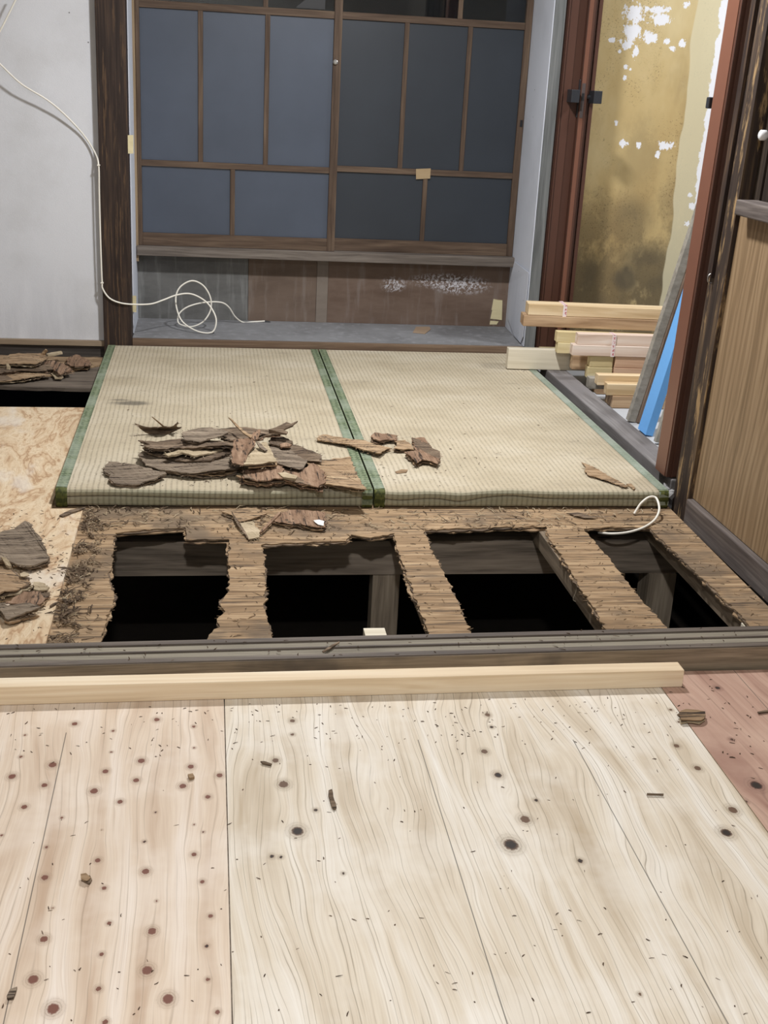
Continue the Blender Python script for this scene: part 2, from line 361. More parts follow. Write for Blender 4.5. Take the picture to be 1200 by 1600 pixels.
MAT['shell'] = mat_plaster('room_plaster', srgb(214, 210, 202), srgb(196, 190, 180), srgb(180, 174, 166), .3)

def mat_tatami():
    t = NT('tatami_straw'); x = t.xyz(t.obj)
    wob = t.noise(t.mapv(t.obj, scale=(3, 6, 1)), 1.0, 2)
    xs = t.math('ADD', x[0], t.math('MULTIPLY', wob, .011))
    f = t.math('FRACT', t.math('MULTIPLY', xs, 1/.0158))
    d = t.math('ABSOLUTE', t.math('SUBTRACT', f, .5))
    groove = t.step(d, .18, .5)
    weave = t.noise(t.mapv(t.obj, scale=(45, 520, 520)), 1.0, 2, .5)
    big = t.noise(t.mapv(t.obj, scale=(2.2, 3.5, 1)), 1.0, 5, .6)
    col = t.ramp(big, [(.3, srgb(172, 154, 122)), (.5, srgb(190, 173, 142)), (.7, srgb(204, 190, 164))])
    col = t.mix(t.math('MULTIPLY', weave, .4), col, srgb(146, 130, 94))
    spk = t.noise(t.mapv(t.obj, scale=(90, 150, 150)), 1.0, 3, .6)
    col = t.mix(t.math('MULTIPLY', t.math('MULTIPLY', groove, t.step(spk, .28, .68)), .72), col, srgb(138, 126, 102))
    # greener, darker straw on the folded front end
    fr = t.step(x[1], .006, -.012)
    col = t.mix(t.math('MULTIPLY', fr, .75), col, t.mix(groove, srgb(146, 150, 120), srgb(118, 122, 94)))
    st = t.noise(t.mapv(t.obj, scale=(5, 9, 1), loc=(4.1, 2.2, 0)), 1.0, 5, .65)
    col = t.mix(t.math('MULTIPLY', t.step(st, .6, .72), .35), col, srgb(120, 110, 92))
    # dark worn stain on the straw
    for (px, py, rx, ry, a) in STAINS:
        p = onz(px, py, .055)-MAT_ORG
        dd = t.vmath('LENGTH', t.mapv(t.obj, scale=(1/rx, 1/ry, 0), loc=(-p.x/rx, -p.y/ry, 0)), out=1)
        dd = t.math('ADD', dd, t.math('MULTIPLY', t.math('SUBTRACT', st, .5), 2.2))
        col = t.mix(t.math('MULTIPLY', t.step(dd, 1.1, .3), a), col, srgb(96, 88, 74))
    h = t.math('ADD', t.math('MULTIPLY', groove, -1.), t.math('MULTIPLY', weave, .5))
    return t.done(col, .75, t.bump(h, .6, .0015), .2)
MAT_ORG = Vector((.455, 0, 0))
STAINS = [(205, 630, .085, .035, .8), (185, 625, .05, .02, .7)]
MAT['tatami'] = mat_tatami()
MAT_ORG = Vector((1.365, 0, 0)); STAINS = []
MAT['tatami_b'] = mat_tatami()
def mat_brocade(name, c1, c2, gold, dust, amt):
    t = NT(name); v = t.mapv(t.obj, scale=(70, 70, 70), rot=(0, 0, math.pi/4))
    ck = t.n('TexChecker', 'Fac', None, Vector=v, Scale=1.0)
    ln = t.noise(t.mapv(t.obj, scale=(300, 300, 300)), 1.0, 2)
    v2 = t.vor(t.mapv(t.obj, scale=(90, 90, 90)), 1.0)
    col = t.mix(ck, c1, c2)
    col = t.mix(t.math('MULTIPLY', t.step(v2, .5, .25), .35), col, gold)
    col = t.mix(t.math('MULTIPLY', ln, .3), col, c1)
    d = t.noise(t.obj, 9, 4); col = t.mix(t.math('MULTIPLY', t.step(d, .4, .65), amt), col, dust)
    return t.done(col, .7, t.bump(ck, .2, .0006), .25)
MAT['border'] = mat_brocade('green_brocade', srgb(78, 94, 62, .75), srgb(116, 130, 94, .75), srgb(164, 172, 128, .75), srgb(146, 156, 136), .5)
MAT['border_grey'] = mat_brocade('dusty_brocade', srgb(118, 132, 112), srgb(134, 146, 124), srgb(150, 158, 130), srgb(160, 166, 152), .5)
MAT['corner'] = mat_brocade('dark_brocade', srgb(54, 62, 18), srgb(80, 86, 26), srgb(126, 126, 46), srgb(92, 100, 52), .2)
def mat_glass(name, c, rough):
    t = NT(name); n1 = t.noise(t.obj, 3., 4, .6); f = t.noise(t.obj, 420, 2)
    col = t.mix(n1, tuple(a*.75 for a in c), tuple(a*1.25 for a in c))
    return t.done(col, rough, t.bump(f, .25, .0006), .5)
MAT['frosted'] = mat_glass('frosted_glass', srgb(72, 80, 94, 1.), .42)
MAT['frosted_b'] = mat_glass('frosted_glass_dark', srgb(46, 52, 60, 1.), .42)
def mat_clear():
    t = NT('clear_glass')
    t.put(t.b.inputs['Transmission Weight'], 1.0); t.put(t.b.inputs['IOR'], 1.45)
    return t.done((.9, .95, .97), .02, None, .5)
MAT['clear_glass'] = mat_clear()
MAT['night'] = plain('night_yard', srgb(36, 40, 46), .9, .1, .3, 3)

def mat_panel(name, base, dark, worn, worn_amt, peel=False):
    t = NT(name); x = t.xyz(t.obj)
    n1 = t.noise(t.mapv(t.obj, scale=(3, 3, 9)), 1.0, 6, .62); n2 = t.noise(t.mapv(t.obj, scale=(26, 26, 3.5)), 1.0, 5, .6)
    fine = t.noise(t.mapv(t.obj, scale=(20, 20, 240)), 1.0, 3)
    col = t.mix(t.step(n1, .35, .7), base, dark)
    col = t.mix(t.math('MULTIPLY', t.step(n2, .5, .72), worn_amt), col, worn)
    col = t.mix(t.math('MULTIPLY', fine, .2), col, tuple(c*.6 for c in base))
    if peel:
        for (px, py, rx, rz) in ((615, 445, .05, .03), (700, 440, .16, .03), (720, 447, .12, .035)):
            p = ony(px, py, 2.40)
            dd = t.vmath('LENGTH', t.mapv(t.obj, scale=(1/rx, 0, 1/rz), loc=(-p.x/rx, 0, -p.z/rz)), out=1)
            pn = t.noise(t.obj, 90, 5, .7)
            m = t.math('MULTIPLY', t.step(dd, 1.5, .5), t.step(pn, .48, .56))
            col = t.mix(m, col, srgb(196, 192, 196))
    return t.done(col, .8, t.bump(n1, .2, .002), .2)
MAT['panel_green'] = mat_panel('greenish_panel', srgb(114, 113, 110), srgb(92, 91, 88), srgb(148, 149, 146), .6)
MAT['panel_brown'] = mat_panel('brown_panel', srgb(122, 100, 84), srgb(104, 84, 70), srgb(144, 130, 120), .5)
MAT['panel_peel'] = mat_panel('peeling_panel', srgb(124, 100, 84), srgb(104, 80, 64), srgb(142, 128, 120), .5, True)
MAT['panel_strip'] = mat_panel('grey_joint_strip', srgb(136, 122, 108), srgb(120, 104, 92), srgb(156, 146, 136), .5)
MAT['alcove_floor'] = mat_panel('dusty_alcove_floor', srgb(136, 136, 138), srgb(114, 113, 114), srgb(162, 162, 166), .5)

YW = 2.36      # the papered wall beyond the doorway
def mat_wallpaper():
    t = NT('peeling_wallpaper'); v = t.obj; x = t.xyz(v)
    big = t.noise(t.mapv(v, scale=(2.2, 1, 1.3)), 1.0, 5, .6)
    col = t.ramp(big, [(.3, srgb(182, 152, 98, .9)), (.5, srgb(200, 174, 120, .9)), (.72, srgb(218, 198, 150, .9))])
    fine = t.noise(v, 60, 4, .65)
    # grime and mould, thicker low down on the paper
    gr = t.noise(t.mapv(v, scale=(7, 1, 4.5), loc=(2, 0, 1)), 1.0, 9, .7)
    low = t.step(x[2], 1.0, .28)
    m = t.math('MULTIPLY', low, t.step(t.math('ADD', gr, t.math('MULTIPLY', low, .12)), .45, .62))
    col = t.mix(t.math('MULTIPLY', m, .9), col, srgb(106, 90, 62))
    mid = t.math('MULTIPLY', t.step(t.noise(t.mapv(v, scale=(5, 1, 2), loc=(7, 0, 3)), 1.0, 4), .48, .66), .4)
    col = t.mix(mid, col, srgb(154, 124, 74))
    sp = t.noise(v, 130, 4, .7); spm = t.math('MULTIPLY', t.step(sp, .55, .66), t.step(t.math('ADD', gr, t.math('MULTIPLY', low, .08)), .46, .6))
    col = t.mix(t.math('MULTIPLY', spm, .7), col, srgb(104, 82, 52))
    for (px, py, rx, rz, a) in ((975, 438, .07, .06, .9), (920, 430, .06, .09, .6), (1010, 405, .12, .07, .6), (985, 335, .10, .1, .45), (1030, 440, .08, .08, .6), (1000, 240, .1, .16, .25)):
        p = ony(px, py, YW)
        dd = t.vmath('LENGTH', t.mapv(v, scale=(1/rx, 0, 1/rz), loc=(-p.x/rx, 0, -p.z/rz)), out=1)
        dd = t.math('ADD', dd, t.math('MULTIPLY', t.math('SUBTRACT', gr, .5), 3.5))
        col = t.mix(t.math('MULTIPLY', t.step(dd, 1.3, .2), a), col, srgb(98, 86, 64))
    # overlapped strip of newer, paler paper to the right of the seam
    sx = ony(1080, 90, YW).x
    wv = t.math('MULTIPLY', t.math('SUBTRACT', t.noise(t.comb(0., 0., t.math('MULTIPLY', x[2], 2.4)), 1.0, 2), .5), .10)
    seam = t.step(t.math('ADD', x[0], wv), sx-.004, sx+.004)
    col = t.mix(t.math('MULTIPLY', seam, .75), col, srgb(220, 208, 166))
    # torn spots down to the white backing
    wn = t.noise(t.mapv(v, scale=(1, 1, .7)), 46, 6, .72); wn2 = t.math('MULTIPLY', t.math('SUBTRACT', wn, .5), 4.4)
    white = srgb(238, 238, 244)
    spots = [(992, 22, .05, .05), (988, 50, .045, .04), (980, 68, .035, .03), (1013, 58, .04, .028), (1028, 15, .06, .02), (1035, 30, .05, .03),
             (1073, 8, .015, .016), (1042, 65, .02, .016), (1049, 76, .018, .012), (993, 78, .016, .03), (978, 105, .012, .016), (976, 122, .012, .014), (956, 62, .014, .012),
             (963, 192, .012, .014), (974, 223, .022, .018), (998, 226, .014, .014), (1040, 228, .04, .02), (1028, 243, .012, .02), (1066, 67, .02, .018),
             (985, 108, .006, .008), (1078, 305, .014, .016), (1080, 322, .016, .018), (1074, 350, .016, .014), (968, 80, .008, .01)]
    tot = None
    for (px, py, rx, rz) in spots:
        p = ony(px, py, YW); rx *= .9; rz *= .9
        dd = t.vmath('LENGTH', t.mapv(v, scale=(1/rx, 0, 1/rz), loc=(-p.x/rx, 0, -p.z/rz)), out=1)
        tot = dd if tot is None else t.math('MINIMUM', tot, dd)
    tot = t.math('ADD', tot, wn2)
    col = t.mix(t.step(tot, 1.0, .9), col, white)
    # long tear where the paper ends
    a, b = ony(1128, 0, YW), ony(1090, 270, YW)
    lim = t.math('ADD', t.math('MULTIPLY', t.math('SUBTRACT', x[2], b.z), (a.x-b.x)/(a.z-b.z)), b.x)
    tn = t.math('MULTIPLY', t.math('SUBTRACT', t.noise(v, 14, 5, .65), .5), .07)
    tear = t.math('MULTIPLY', t.step(t.math('ADD', t.math('SUBTRACT', x[0], lim), tn), -.003, .003), t.step(x[2], .70, .715))
    col = t.mix(tear, col, white)
    h = t.math('ADD', t.math('MULTIPLY', fine, .2), t.math('MULTIPLY', t.math('ADD', t.step(tot, 1.0, .9), tear), -1.))
    return t.done(col, .85, t.bump(h, .4, .0012), .15)
MAT['wallpaper'] = mat_wallpaper()

# ================================================================== SETTING
def struct(o, label, cat): return tag(o, label, cat, kind='structure')
# ---- front room floor: three plywood sheets
KNOT_L = [(333,260,14,0),(505,291,8,0),(700,241,14,0),(865,272,9,0),(112,310,7,0),(867,367,7,0),(497,386,7,0),(93,407,9,0),(235,443,19,0),(631,425,17,0),(852,451,15,0),(54,495,18,0),(471,472,15,0),(608,512,15,0),(980,490,15,0),(198,534,15,0),(420,560,19,0),(816,538,17,0),(536,608,14,0),(108,631,15,0),(928,586,13,0),(694,655,7,1),(276,679,8,0),(866,710,6,0),(455,733,5,1),(7,758,8,0),(644,786,9,1),(207,811,9,0),(908,743,7,1),(866,843,13,0),(436,869,14,0),(200,946,17,0),(650,919,18,0),(465,993,12,0),(903,965,12,0),(698,1051,7,0),(235,1082,7,0),(940,1118,12,0),(487,1150,11,0),(196,1221,19,0),(679,1186,20,0),(453,1289,12,0),(922,1252,11,1),(657,1360,25,0),(148,1401,25,0),(750,1488,26,0),(928,1401,11,0),(440,1443,14,0),(237,1532,29,0),(971,1547,13,0),(470,1592,15,0)]
KNOT_M = [(285,230,12,0),(285,287,9,0),(215,395,15,0),(248,495,21,0),(382,602,10,1),(306,690,27,1),(200,795,11,1),(237,798,9,1),(497,866,8,1),(1098,205,12,0),(1115,256,9,1),(1085,358,15,0),(1142,456,17,1)]
KNOT_R = [(165,655,22,0),(105,763,33,1),(400,832,13,1),(212,574,10,1),(810,342,13,0),(900,437,15,0),(1050,615,20,0),(1022,712,24,1),(653,1400,9,0),(820,240,7,0),(785,188,8,0)]
def knots(lst, s, ox, oy):
    out = []
    for (a, b, r, d) in lst:
        p = onz(ox+a/s, oy+b/s, 0); q = onz(ox+(a+r)/s, oy+b/s, 0); out.append((p.x, p.y, (q-p).length, d))
    return out
KL = knots(KNOT_L, 2.857, 0, 1040)
KM = knots(KNOT_M, 2.667, 350, 1040)+knots(KNOT_R, 2.727, 760, 1040)
KR = knots([(1150,510,26,1),(985,95,12,1),(1105,580,9,0),(1045,315,10,0)], 2.727, 760, 1040)
def vnoise(x, y, seed, cx, cy):
    """smooth value noise on a lattice of cx by cy metres"""
    r = np.random.default_rng(seed); G = r.random((160, 160))
    u, v = (x+.13*y)/cx+60, (y-.07*x)/cy+90; i, j = np.floor(u).astype(int), np.floor(v).astype(int); fu, fv = u-i, v-j
    fu = fu**3*(fu*(fu*6-15)+10); fv = fv**3*(fv*(fv*6-15)+10); i = i.clip(0, 158); j = j.clip(0, 158)
    return (G[i, j]*(1-fu)*(1-fv)+G[i+1, j]*fu*(1-fv)+G[i, j+1]*(1-fu)*fv+G[i+1, j+1]*fu*fv)-.5
def ply_sheet(name, x0, x1, y0, y1, ztop, th, mat, kn, seed, cell, parent, wav=1., bow=1.):
    nx, ny = int((x1-x0)/cell)+1, int((y1-y0)/cell)+1
    X, Y = np.meshgrid(np.linspace(x0, x1, nx), np.linspace(y0, y1, ny))
    ph = X + wav*(.09*vnoise(X, Y, seed, .16, .55)+.05*vnoise(X, Y, seed+1, .07, .3)+.016*vnoise(X, Y, seed+2, .03, .10))
    kd = np.full(X.shape, 9.); kk = np.zeros(X.shape)
    for (kx, ky, r, d) in kn:
        dx, dy = X-kx, Y-ky
        s = max(r*3.2, .012)*bow
        ph = ph - np.tanh(dx/(s*.6))*r*1.1*np.exp(-(dx/s)**2-(dy/(s*2.0))**2)
        dd = np.sqrt(dx**2+(dy*.8)**2)/r
        kk = np.where(dd < kd, float(d), kk); kd = np.minimum(kd, dd)
    V = np.stack([X, Y, np.full(X.shape, ztop)], -1).reshape(-1, 3)
    o0 = ORG[parent.name] if parent else Vector(((x0+x1)/2, (y0+y1)/2, ztop-th))
    idx = np.arange(nx*ny).reshape(ny, nx)
    Fq = np.stack([idx[:-1, :-1], idx[:-1, 1:], idx[1:, 1:], idx[1:, :-1]], -1).reshape(-1, 4)
    base = len(V); skirt = np.array([[x0, y0], [x1, y0], [x1, y1], [x0, y1]])
    SV = np.concatenate([np.c_[skirt, np.full(4, ztop)], np.c_[skirt, np.full(4, ztop-th)]])
    SF = [(base+i, base+4+i, base+4+(i+1) % 4, base+(i+1) % 4) for i in range(4)]+[(base+7, base+6, base+5, base+4)]
    SF = [tuple(reversed(f)) for f in SF[:4]]+SF[4:]
    V = np.concatenate([V, SV]); V = V-np.array(o0)
    me = bpy.data.meshes.new(name); me.from_pydata(V.tolist(), [], Fq.tolist()+SF)
    for nm, arr in (('phase', ph), ('knot', kd), ('dark_knot', kk)):
        a = me.attributes.new(nm, 'FLOAT', 'POINT'); d = np.concatenate([arr.reshape(-1), np.full(8, 5. if nm == 'knot' else 0.)]).astype(np.float32); a.data.foreach_set('value', d)
    me.materials.append(MAT[mat]); me.materials.append(MAT['ply_edge'])
    for k in range(5): me.polygons[len(Fq)+k].material_index = 1
    o = bpy.data.objects.new(name, me); COL.objects.link(o); ORG[o.name] = o0
    if parent: o.parent = parent
    else: o.location = o0
    return o
m = MB(); m.box(-1.6, 2.3, -4.2, -1.105, -.06, -.0125)
floor = struct(m.build('floor', 'under_beam', origin=(0, 0, 0)), 'front room floor of new plywood sheets before the wooden threshold', 'floor')
tag(ply_sheet('plywood_sheet', -.45, .4585, -2.86, -1.100, 0, .012, 'ply_left', KL, 3, .0036, floor, .45, .8), 'warm plywood sheet with many small reddish knots')
tag(ply_sheet('plywood_sheet', .4605, 1.3845, -2.86, -1.085, 0, .012, 'ply_mid', KM, 17, .004, floor, .62, 1.25), 'pale plywood sheet with flowing grain and dark knots')
tag(ply_sheet('plywood_sheet', 1.3865, 2.29, -2.86, -1.070, 0, .012, 'ply_right', KR, 31, .006, floor, .8), 'reddish plywood sheet')
ply_sheet('plywood_sheet', -.45, .4585, -4.19, -2.862, 0, .012, 'ply_left', [], 5, .03, floor)
ply_sheet('plywood_sheet', .4605, 1.3845, -4.19, -2.862, 0, .012, 'ply_mid', [], 6, .03, floor)

# ---- ground below the back room
m = MB(); m.box(-1.6, 4.3, -1.075, 2.5, -.52, -.5)
struct(m.build('floor_ground', 'soil', origin=(0, 0, 0)), 'dark bare ground below the broken floor', 'ground')

# ---- old broken subfloor with four holes
def zp(lst, z=0): return [onz(a, b, z) for a, b in lst]
TYB = lambda x: -.990+.0242*x            # rear edge of the threshold, slightly askew to the mats
YS = lambda x: -.983+.0242*x
def hole(px):
    pts = zp(px)
    pts = [Vector((p.x, max(p.y, YS(p.x)), 0)) for p in pts]
    return pts
H1 = [(180,833),(212,829),(290,824),(291,843),(357,842),(358,900),(357,925),(344,943),(352,955),(338,968),(344,980),(326,992),(322,1030),(148,1030),(160,990),(167,965),(180,935),(171,905),(175,870)]
H2 = [(408,851),(440,848),(540,845),(549,835),(580,840),(617,833),(622,860),(645,925),(668,985),(684,1030),(436,1030),(422,985),(413,950),(414,900),(412,870)]
H3 = [(662,828),(760,824),(853,822),(858,840),(885,880),(905,915),(925,945),(948,985),(968,1025),(752,1025),(728,972),(712,935),(697,903),(675,860)]
H4 = [(912,826),(950,823),(1016,825),(1024,834),(1060,868),(1110,915),(1160,965),(1212,1018),(1078,1020),(1036,975),(1000,935),(970,895),(940,860)]
outer = [(-.02, YS(0)-.004, 0), (1.812, YS(1.832)-.004, 0), (1.820, -.5, 0), (1.832, .03, 0), (1.832, .10, 0), (-.02, .10, 0)]
holes = [jag(hole(h), .012, .0026) for h in (H1, H2, H3, H4)]
for h in holes:
    for p in h: p.y = max(p.y, YS(p.x)); p.z = 0
m = MB(); m.prism([[Vector(p) for p in outer]]+[list(reversed(h)) for h in holes], (0, 0, -.0036))
sub = struct(m.build('floor_subfloor', 'old_ply', origin=(0, 0, 0)), 'old rotten plywood subfloor with four torn holes between joists', 'subfloor')
for k in (1, 2):      # the lower plies are torn along other lines
    hs = []
    for h in (H1, H2, H3, H4):
        q = hole(h); c = sum(q, Vector())/len(q)
        q = jag([c+(p-c)*(1.0-.004*k+random.uniform(-.022, .022)) for p in q], .016, .0042)
        hs.append([Vector((p.x, max(p.y, YS(p.x)), -.004*k)) for p in q])
    m = MB(); m.prism([[Vector((a, b, -.004*k)) for a, b, _ in outer]]+[list(reversed(h)) for h in hs], (0, 0, -.0036))
    m.build('torn_ply', 'rot_dark' if k == 1 else 'rot_tan', sub)
m = MB(); m.box(-.02, 1.842, .101, 1.93, -.012, 0); m.build('covered_board', 'old_ply', sub)
for (x0, x1) in ((.085, .16), (.492, .545), (.947, 1.0), (1.374, 1.43), (1.728, 1.79)):
    box('joist', 'joist', (x0, x1, TYB(x0)+.006, 1.9, -.062, -.0125), sub)
box('cross_beam', 'under_beam', (-.4, 1.85, -.115, -.03, -.168, -.0635), sub)
box('cross_beam', 'under_beam', (-.4, 1.85, .85, .94, -.168, -.0635), sub)
box('floor_post', 'under_post', (.905, .985, -.11, -.04, -.5, -.1685), sub)
box('floor_post', 'under_post', (1.745, 1.83, -.125, -.04, -.5, -.1685), sub)
for a in ((570, 978, 600, 990), (1166, 970, 1196, 981)):
    p, q = onz(a[0], a[3], -.012), onz(a[2], a[1], -.012)
    m = MB(); m.box(p.x, q.x, p.y-.01, p.y+.03, -.05, -.012)
    m.build('packing_block', 'timber_w', sub, bevel=.001)
# torn plies: a second, thinner ply standing proud at the hole edges, and loose splinters
def slivers(mb, n, place, lmin, lmax, wmin, wmax, dirs=None, tilt=.25, curl=0.):
    for _ in range(n):
        p = place()
        if p is None: continue
        p = Vector(p); L = random.uniform(lmin, lmax)*random.uniform(.5, 1.); w = random.uniform(wmin, wmax)
        a = random.uniform(0, 2*math.pi) if dirs is None else random.gauss(*dirs)
        d = Vector((math.cos(a), math.sin(a), random.uniform(0, tilt))).normalized(); s = d.cross(Vector((0, 0, 1))).normalized(); u = s.cross(d)
        t = w*random.uniform(.3, .6); e = p+d*L; c = p+d*(L*.5)+s*(random.uniform(-1, 1)*curl*L)+u*random.uniform(0, curl*L)
        ww = w*random.uniform(.1, .7)
        mb.add([p-s*w*.4, p+s*w*.4, c-s*w*.5, c+s*w*.5, e-s*ww*.5, e+s*ww*.5, p+u*t, c+u*t, e+u*t*.5],
               [(0, 1, 6), (0, 6, 7, 2), (1, 3, 7, 6), (2, 7, 8, 4), (3, 5, 8, 7), (4, 8, 5), (0, 2, 3, 1), (2, 4, 5, 3)])
m = MB()
for hi, h in enumerate(holes):
    n = len(h)
    for i in range(n):
        a, b = h[i], h[(i+1) % n]; d = b-a
        if d.length < 1e-4 or min(a.y, b.y) < YS(a.x)+.012: continue
        for _ in range(int((1.6+d.length*130)*max(0, .45+1.5*mnoise.noise(Vector((a.x*16, a.y*16, hi*3.1)))))):
            p = a+d*random.random()
            horiz = abs(d.x) > abs(d.y)*1.5
            if horiz:
                slivers(m, 1, lambda: (p.x+random.uniform(-.01, .01), p.y+random.uniform(-.002, .006), random.uniform(-.009, 0)), .01, .045, .001, .003, (0 if random.random() < .5 else math.pi, .12), .06)
            else:
                inw = 1 if d.y > 0 else -1
                left = p.x < sum(q.x for q in h)/n
                base = 0 if left else math.pi
                slivers(m, 1, lambda: (p.x-(.008 if left else -.008), p.y, random.uniform(-.009, 0)), .008, .022, .001, .003, (base, .28), .15)
tag(m.build('splinters', 'rot_tan', sub, recalc=False), kind='stuff')
def loose(name, mat, n, sampler, L, Wd, parent, curl=.15, tilt=.3):
    mb = MB(); slivers(mb, n, sampler, L[0], L[1], Wd[0], Wd[1], None, tilt, curl)
    return tag(mb.build(name, mat, parent, recalc=False), kind='stuff')
def in_holes(x, y):
    for h in holes:
        c = False; n = len(h); j = n-1
        for i in range(n):
            if (h[i].y > y) != (h[j].y > y) and x < (h[j].x-h[i].x)*(y-h[i].y)/(h[j].y-h[i].y)+h[i].x: c = not c
            j = i
        if c: return True
    return False
def strip_left():
    y = random.uniform(-.93, -.03); x = .086+abs(random.gauss(0, .032))
    if mnoise.noise(Vector((x*9, y*9, 0))) < -.12 or in_holes(x+.004, y): return None
    return (x, y, .0005+random.random()*.006)
loose('shavings', 'chips', 620, strip_left, (.012, .05), (.002, .006), sub, .22, .35)
loose('shavings', 'rot_pale', 160, strip_left, (.01, .035), (.0015, .004), sub, .22, .4)
def strip_back():
    x = random.uniform(.1, 1.8); y = random.uniform(-.2, -.0)
    dens = .35+.65*max(0, math.exp(-((x-1.35)/.22)**2)+math.exp(-((x-.62)/.25)**2)*.7+math.exp(-((x-.2)/.12)**2))
    if in_holes(x, y-.004) or random.random() > dens: return None
    return (x, y, .0005+random.random()*.003)
loose('shavings', 'chips', 520, strip_back, (.01, .05), (.0016, .0045), sub, .12, .2)
loose('shavings', 'rot_pale', 380, strip_back, (.01, .045), (.0014, .004), sub, .12, .3)
def strip_ribs():
    x = random.uniform(.45, 1.83); y = random.uniform(-.93, -.1)
    if in_holes(x, y) or in_holes(x+.012, y) or in_holes(x-.012, y): return None
    return (x, y, .0004)
loose('shavings', 'rot_tan', 900, strip_ribs, (.008, .03), (.001, .0035), sub, .1, .12)
loose('shavings', 'chips', 420, strip_ribs, (.006, .024), (.001, .003), sub, .1, .12)
# pale fibres and cobweb threads hanging at the holes
m = MB()
for (px, z0, dz) in (((898, 905), 0, .055), ((1140, 900), 0, .06), ((632, 850), 0, .02), ((990, 925), 0, .03)):
    p = onz(*px, z0); m.tube(spline([p, p+Vector((.006, -.004, -dz*.5)), p+Vector((.0, -.006, -dz)), p+Vector((.012, -.008, -dz*1.1))], 5), .0007, 5)
m.build('fibre_threads', 'fibre', sub)
# ---- new plywood sheet laid over the old floor on the left
m = MB()
L_shape = [(-.55, -.9995, 0), (.081, -.985, 0), (.078, -.05, 0), (-.012, -.05, 0), (-.012, 1.045, 0), (-.55, 1.035, 0)]
m.prism([[Vector(p) for p in L_shape]], (0, 0, .012))
o = m.build('plywood_sheet', 'ply_swirl', origin=(0, 0, 0))
tag(o, 'new plywood sheet with swirling orange grain left of the tatami mats', 'plywood sheet')
# ---- old floor board at the back left
m = MB(); pts = [(-.6, 1.40, 0), (-.02, 1.375, 0), (-.02, 1.915, 0), (-.6, 1.905, 0)]
m.prism([jag([Vector(p) for p in pts], .05, .003)], (0, 0, -.014))
m.build('old_floor_board', 'old_board', sub)
m = MB(); m.prism([jag([Vector(p) for p in ((-.6, 1.52, .001), (-.20, 1.55, .001), (-.022, 1.76, .001), (-.022, 1.90, .001), (-.6, 1.90, .001))], .03, .003)], (0, 0, .006))
m.build('torn_ply', 'rot_tan', sub)

# ---- threshold between the rooms
th = empty('trim_1', (0.7, -1.0, -.06)); struct(th, 'worn brown sliding door threshold with two pale grooves before the holes', 'threshold')
def tbar(nm, mat, a, b, zt, bev=0.):
    m = MB(); q = [(x, TYB(x)-.100+v) for x, v in ((-.62, a), (1.855, a), (1.855, b), (-.62, b))]
    m.hexa([(x, y, -.06) for x, y in q], [(x, y, zt) for x, y in q]); m.build(nm, mat, th, bevel=bev)
tbar('rail', 'threshold', 0, .019, .05, .0012); tbar('groove', 'groove', .0191, .0479, .0455); tbar('rail', 'threshold', .048, .053, .0495)
tbar('front_face', 'face_wood', -.0025, -.0001, .047)
tbar('groove', 'groove', .0531, .0819, .0455); tbar('rail', 'threshold', .082, .100, .05, .0012)
loose('crumbs', 'chips_dark', 90, lambda: (lambda x: (x, TYB(x)-random.uniform(.003, .097), .0505))(random.uniform(-.05, 1.75)), (.004, .016), (.001, .003), th, .1, .1)

# ---- back wall (left part), its post and skirting
box('wall_back', 'plaster', (-1.6, -.016, 1.975, 2.03, .066, 2.4), origin=(0, 0, 0))
struct(bpy.data.objects['wall_back'], 'white plaster wall left of the dark post', 'wall')
sk = empty('baseboard_back', (-.8, 1.97, -.02)); struct(sk, 'dusty wooden skirting below the white plaster wall', 'baseboard')
box('cap_strip', 'tan_strip', (-1.6, -.0205, 1.955, 2.03, .043, .0655), sk, .001)
box('skirting_board', 'dark_trim_x', (-1.6, -.0205, 1.965, 2.03, -.01, .0425), sk, .001)
m = MB(); m.box(-.020, .0985, 1.935, 2.05, -.1, 2.4)
struct(m.build('trim_2', 'dark_post', bevel=.003), 'dark stained wooden post between white wall and window alcove', 'post')
# ---- alcove
AX0, AX1, AY, AZ = .1005, 1.868, 2.405, .085
af = empty('floor_alcove', (.98, 2.17, 0)); struct(af, 'dusty grey ledge floor of the alcove under the window', 'ledge')
box('ledge_board', 'alcove_floor', (AX0, 1.87, 1.956, AY+.02, .05, AZ), af)
box('front_strip', 'brown_strip', (AX0, 1.845, 1.935, 1.9555, .0, AZ-.001), af, .0015)
wl = empty('wall_alcove_left', (.09, 2.2, 0)); struct(wl, 'narrow white plaster reveal beside the dark post', 'wall')
m = MB(); m.box(.085, .1015, 2.051, AY, .085, 2.4); m.build('reveal_face', 'reveal', wl)
m = MB(); m.box(.0985, .112, 2.33, 2.372, .36, 2.4); m.build('window_jamb', 'jamb_tan', wl)
m = MB(); m.hexa([(1.848, 1.945, .086), (1.88, 1.945, .086), (1.90, AY, .086), (1.872, AY, .086)], [(1.848, 1.945, 2.4), (1.88, 1.945, 2.4), (1.90, AY, 2.4), (1.872, AY, 2.4)])
wr = struct(m.build('wall_alcove_right', 'reveal', origin=(0, 0, 0)), 'bluish white plaster reveal between window and brown door frame', 'wall')
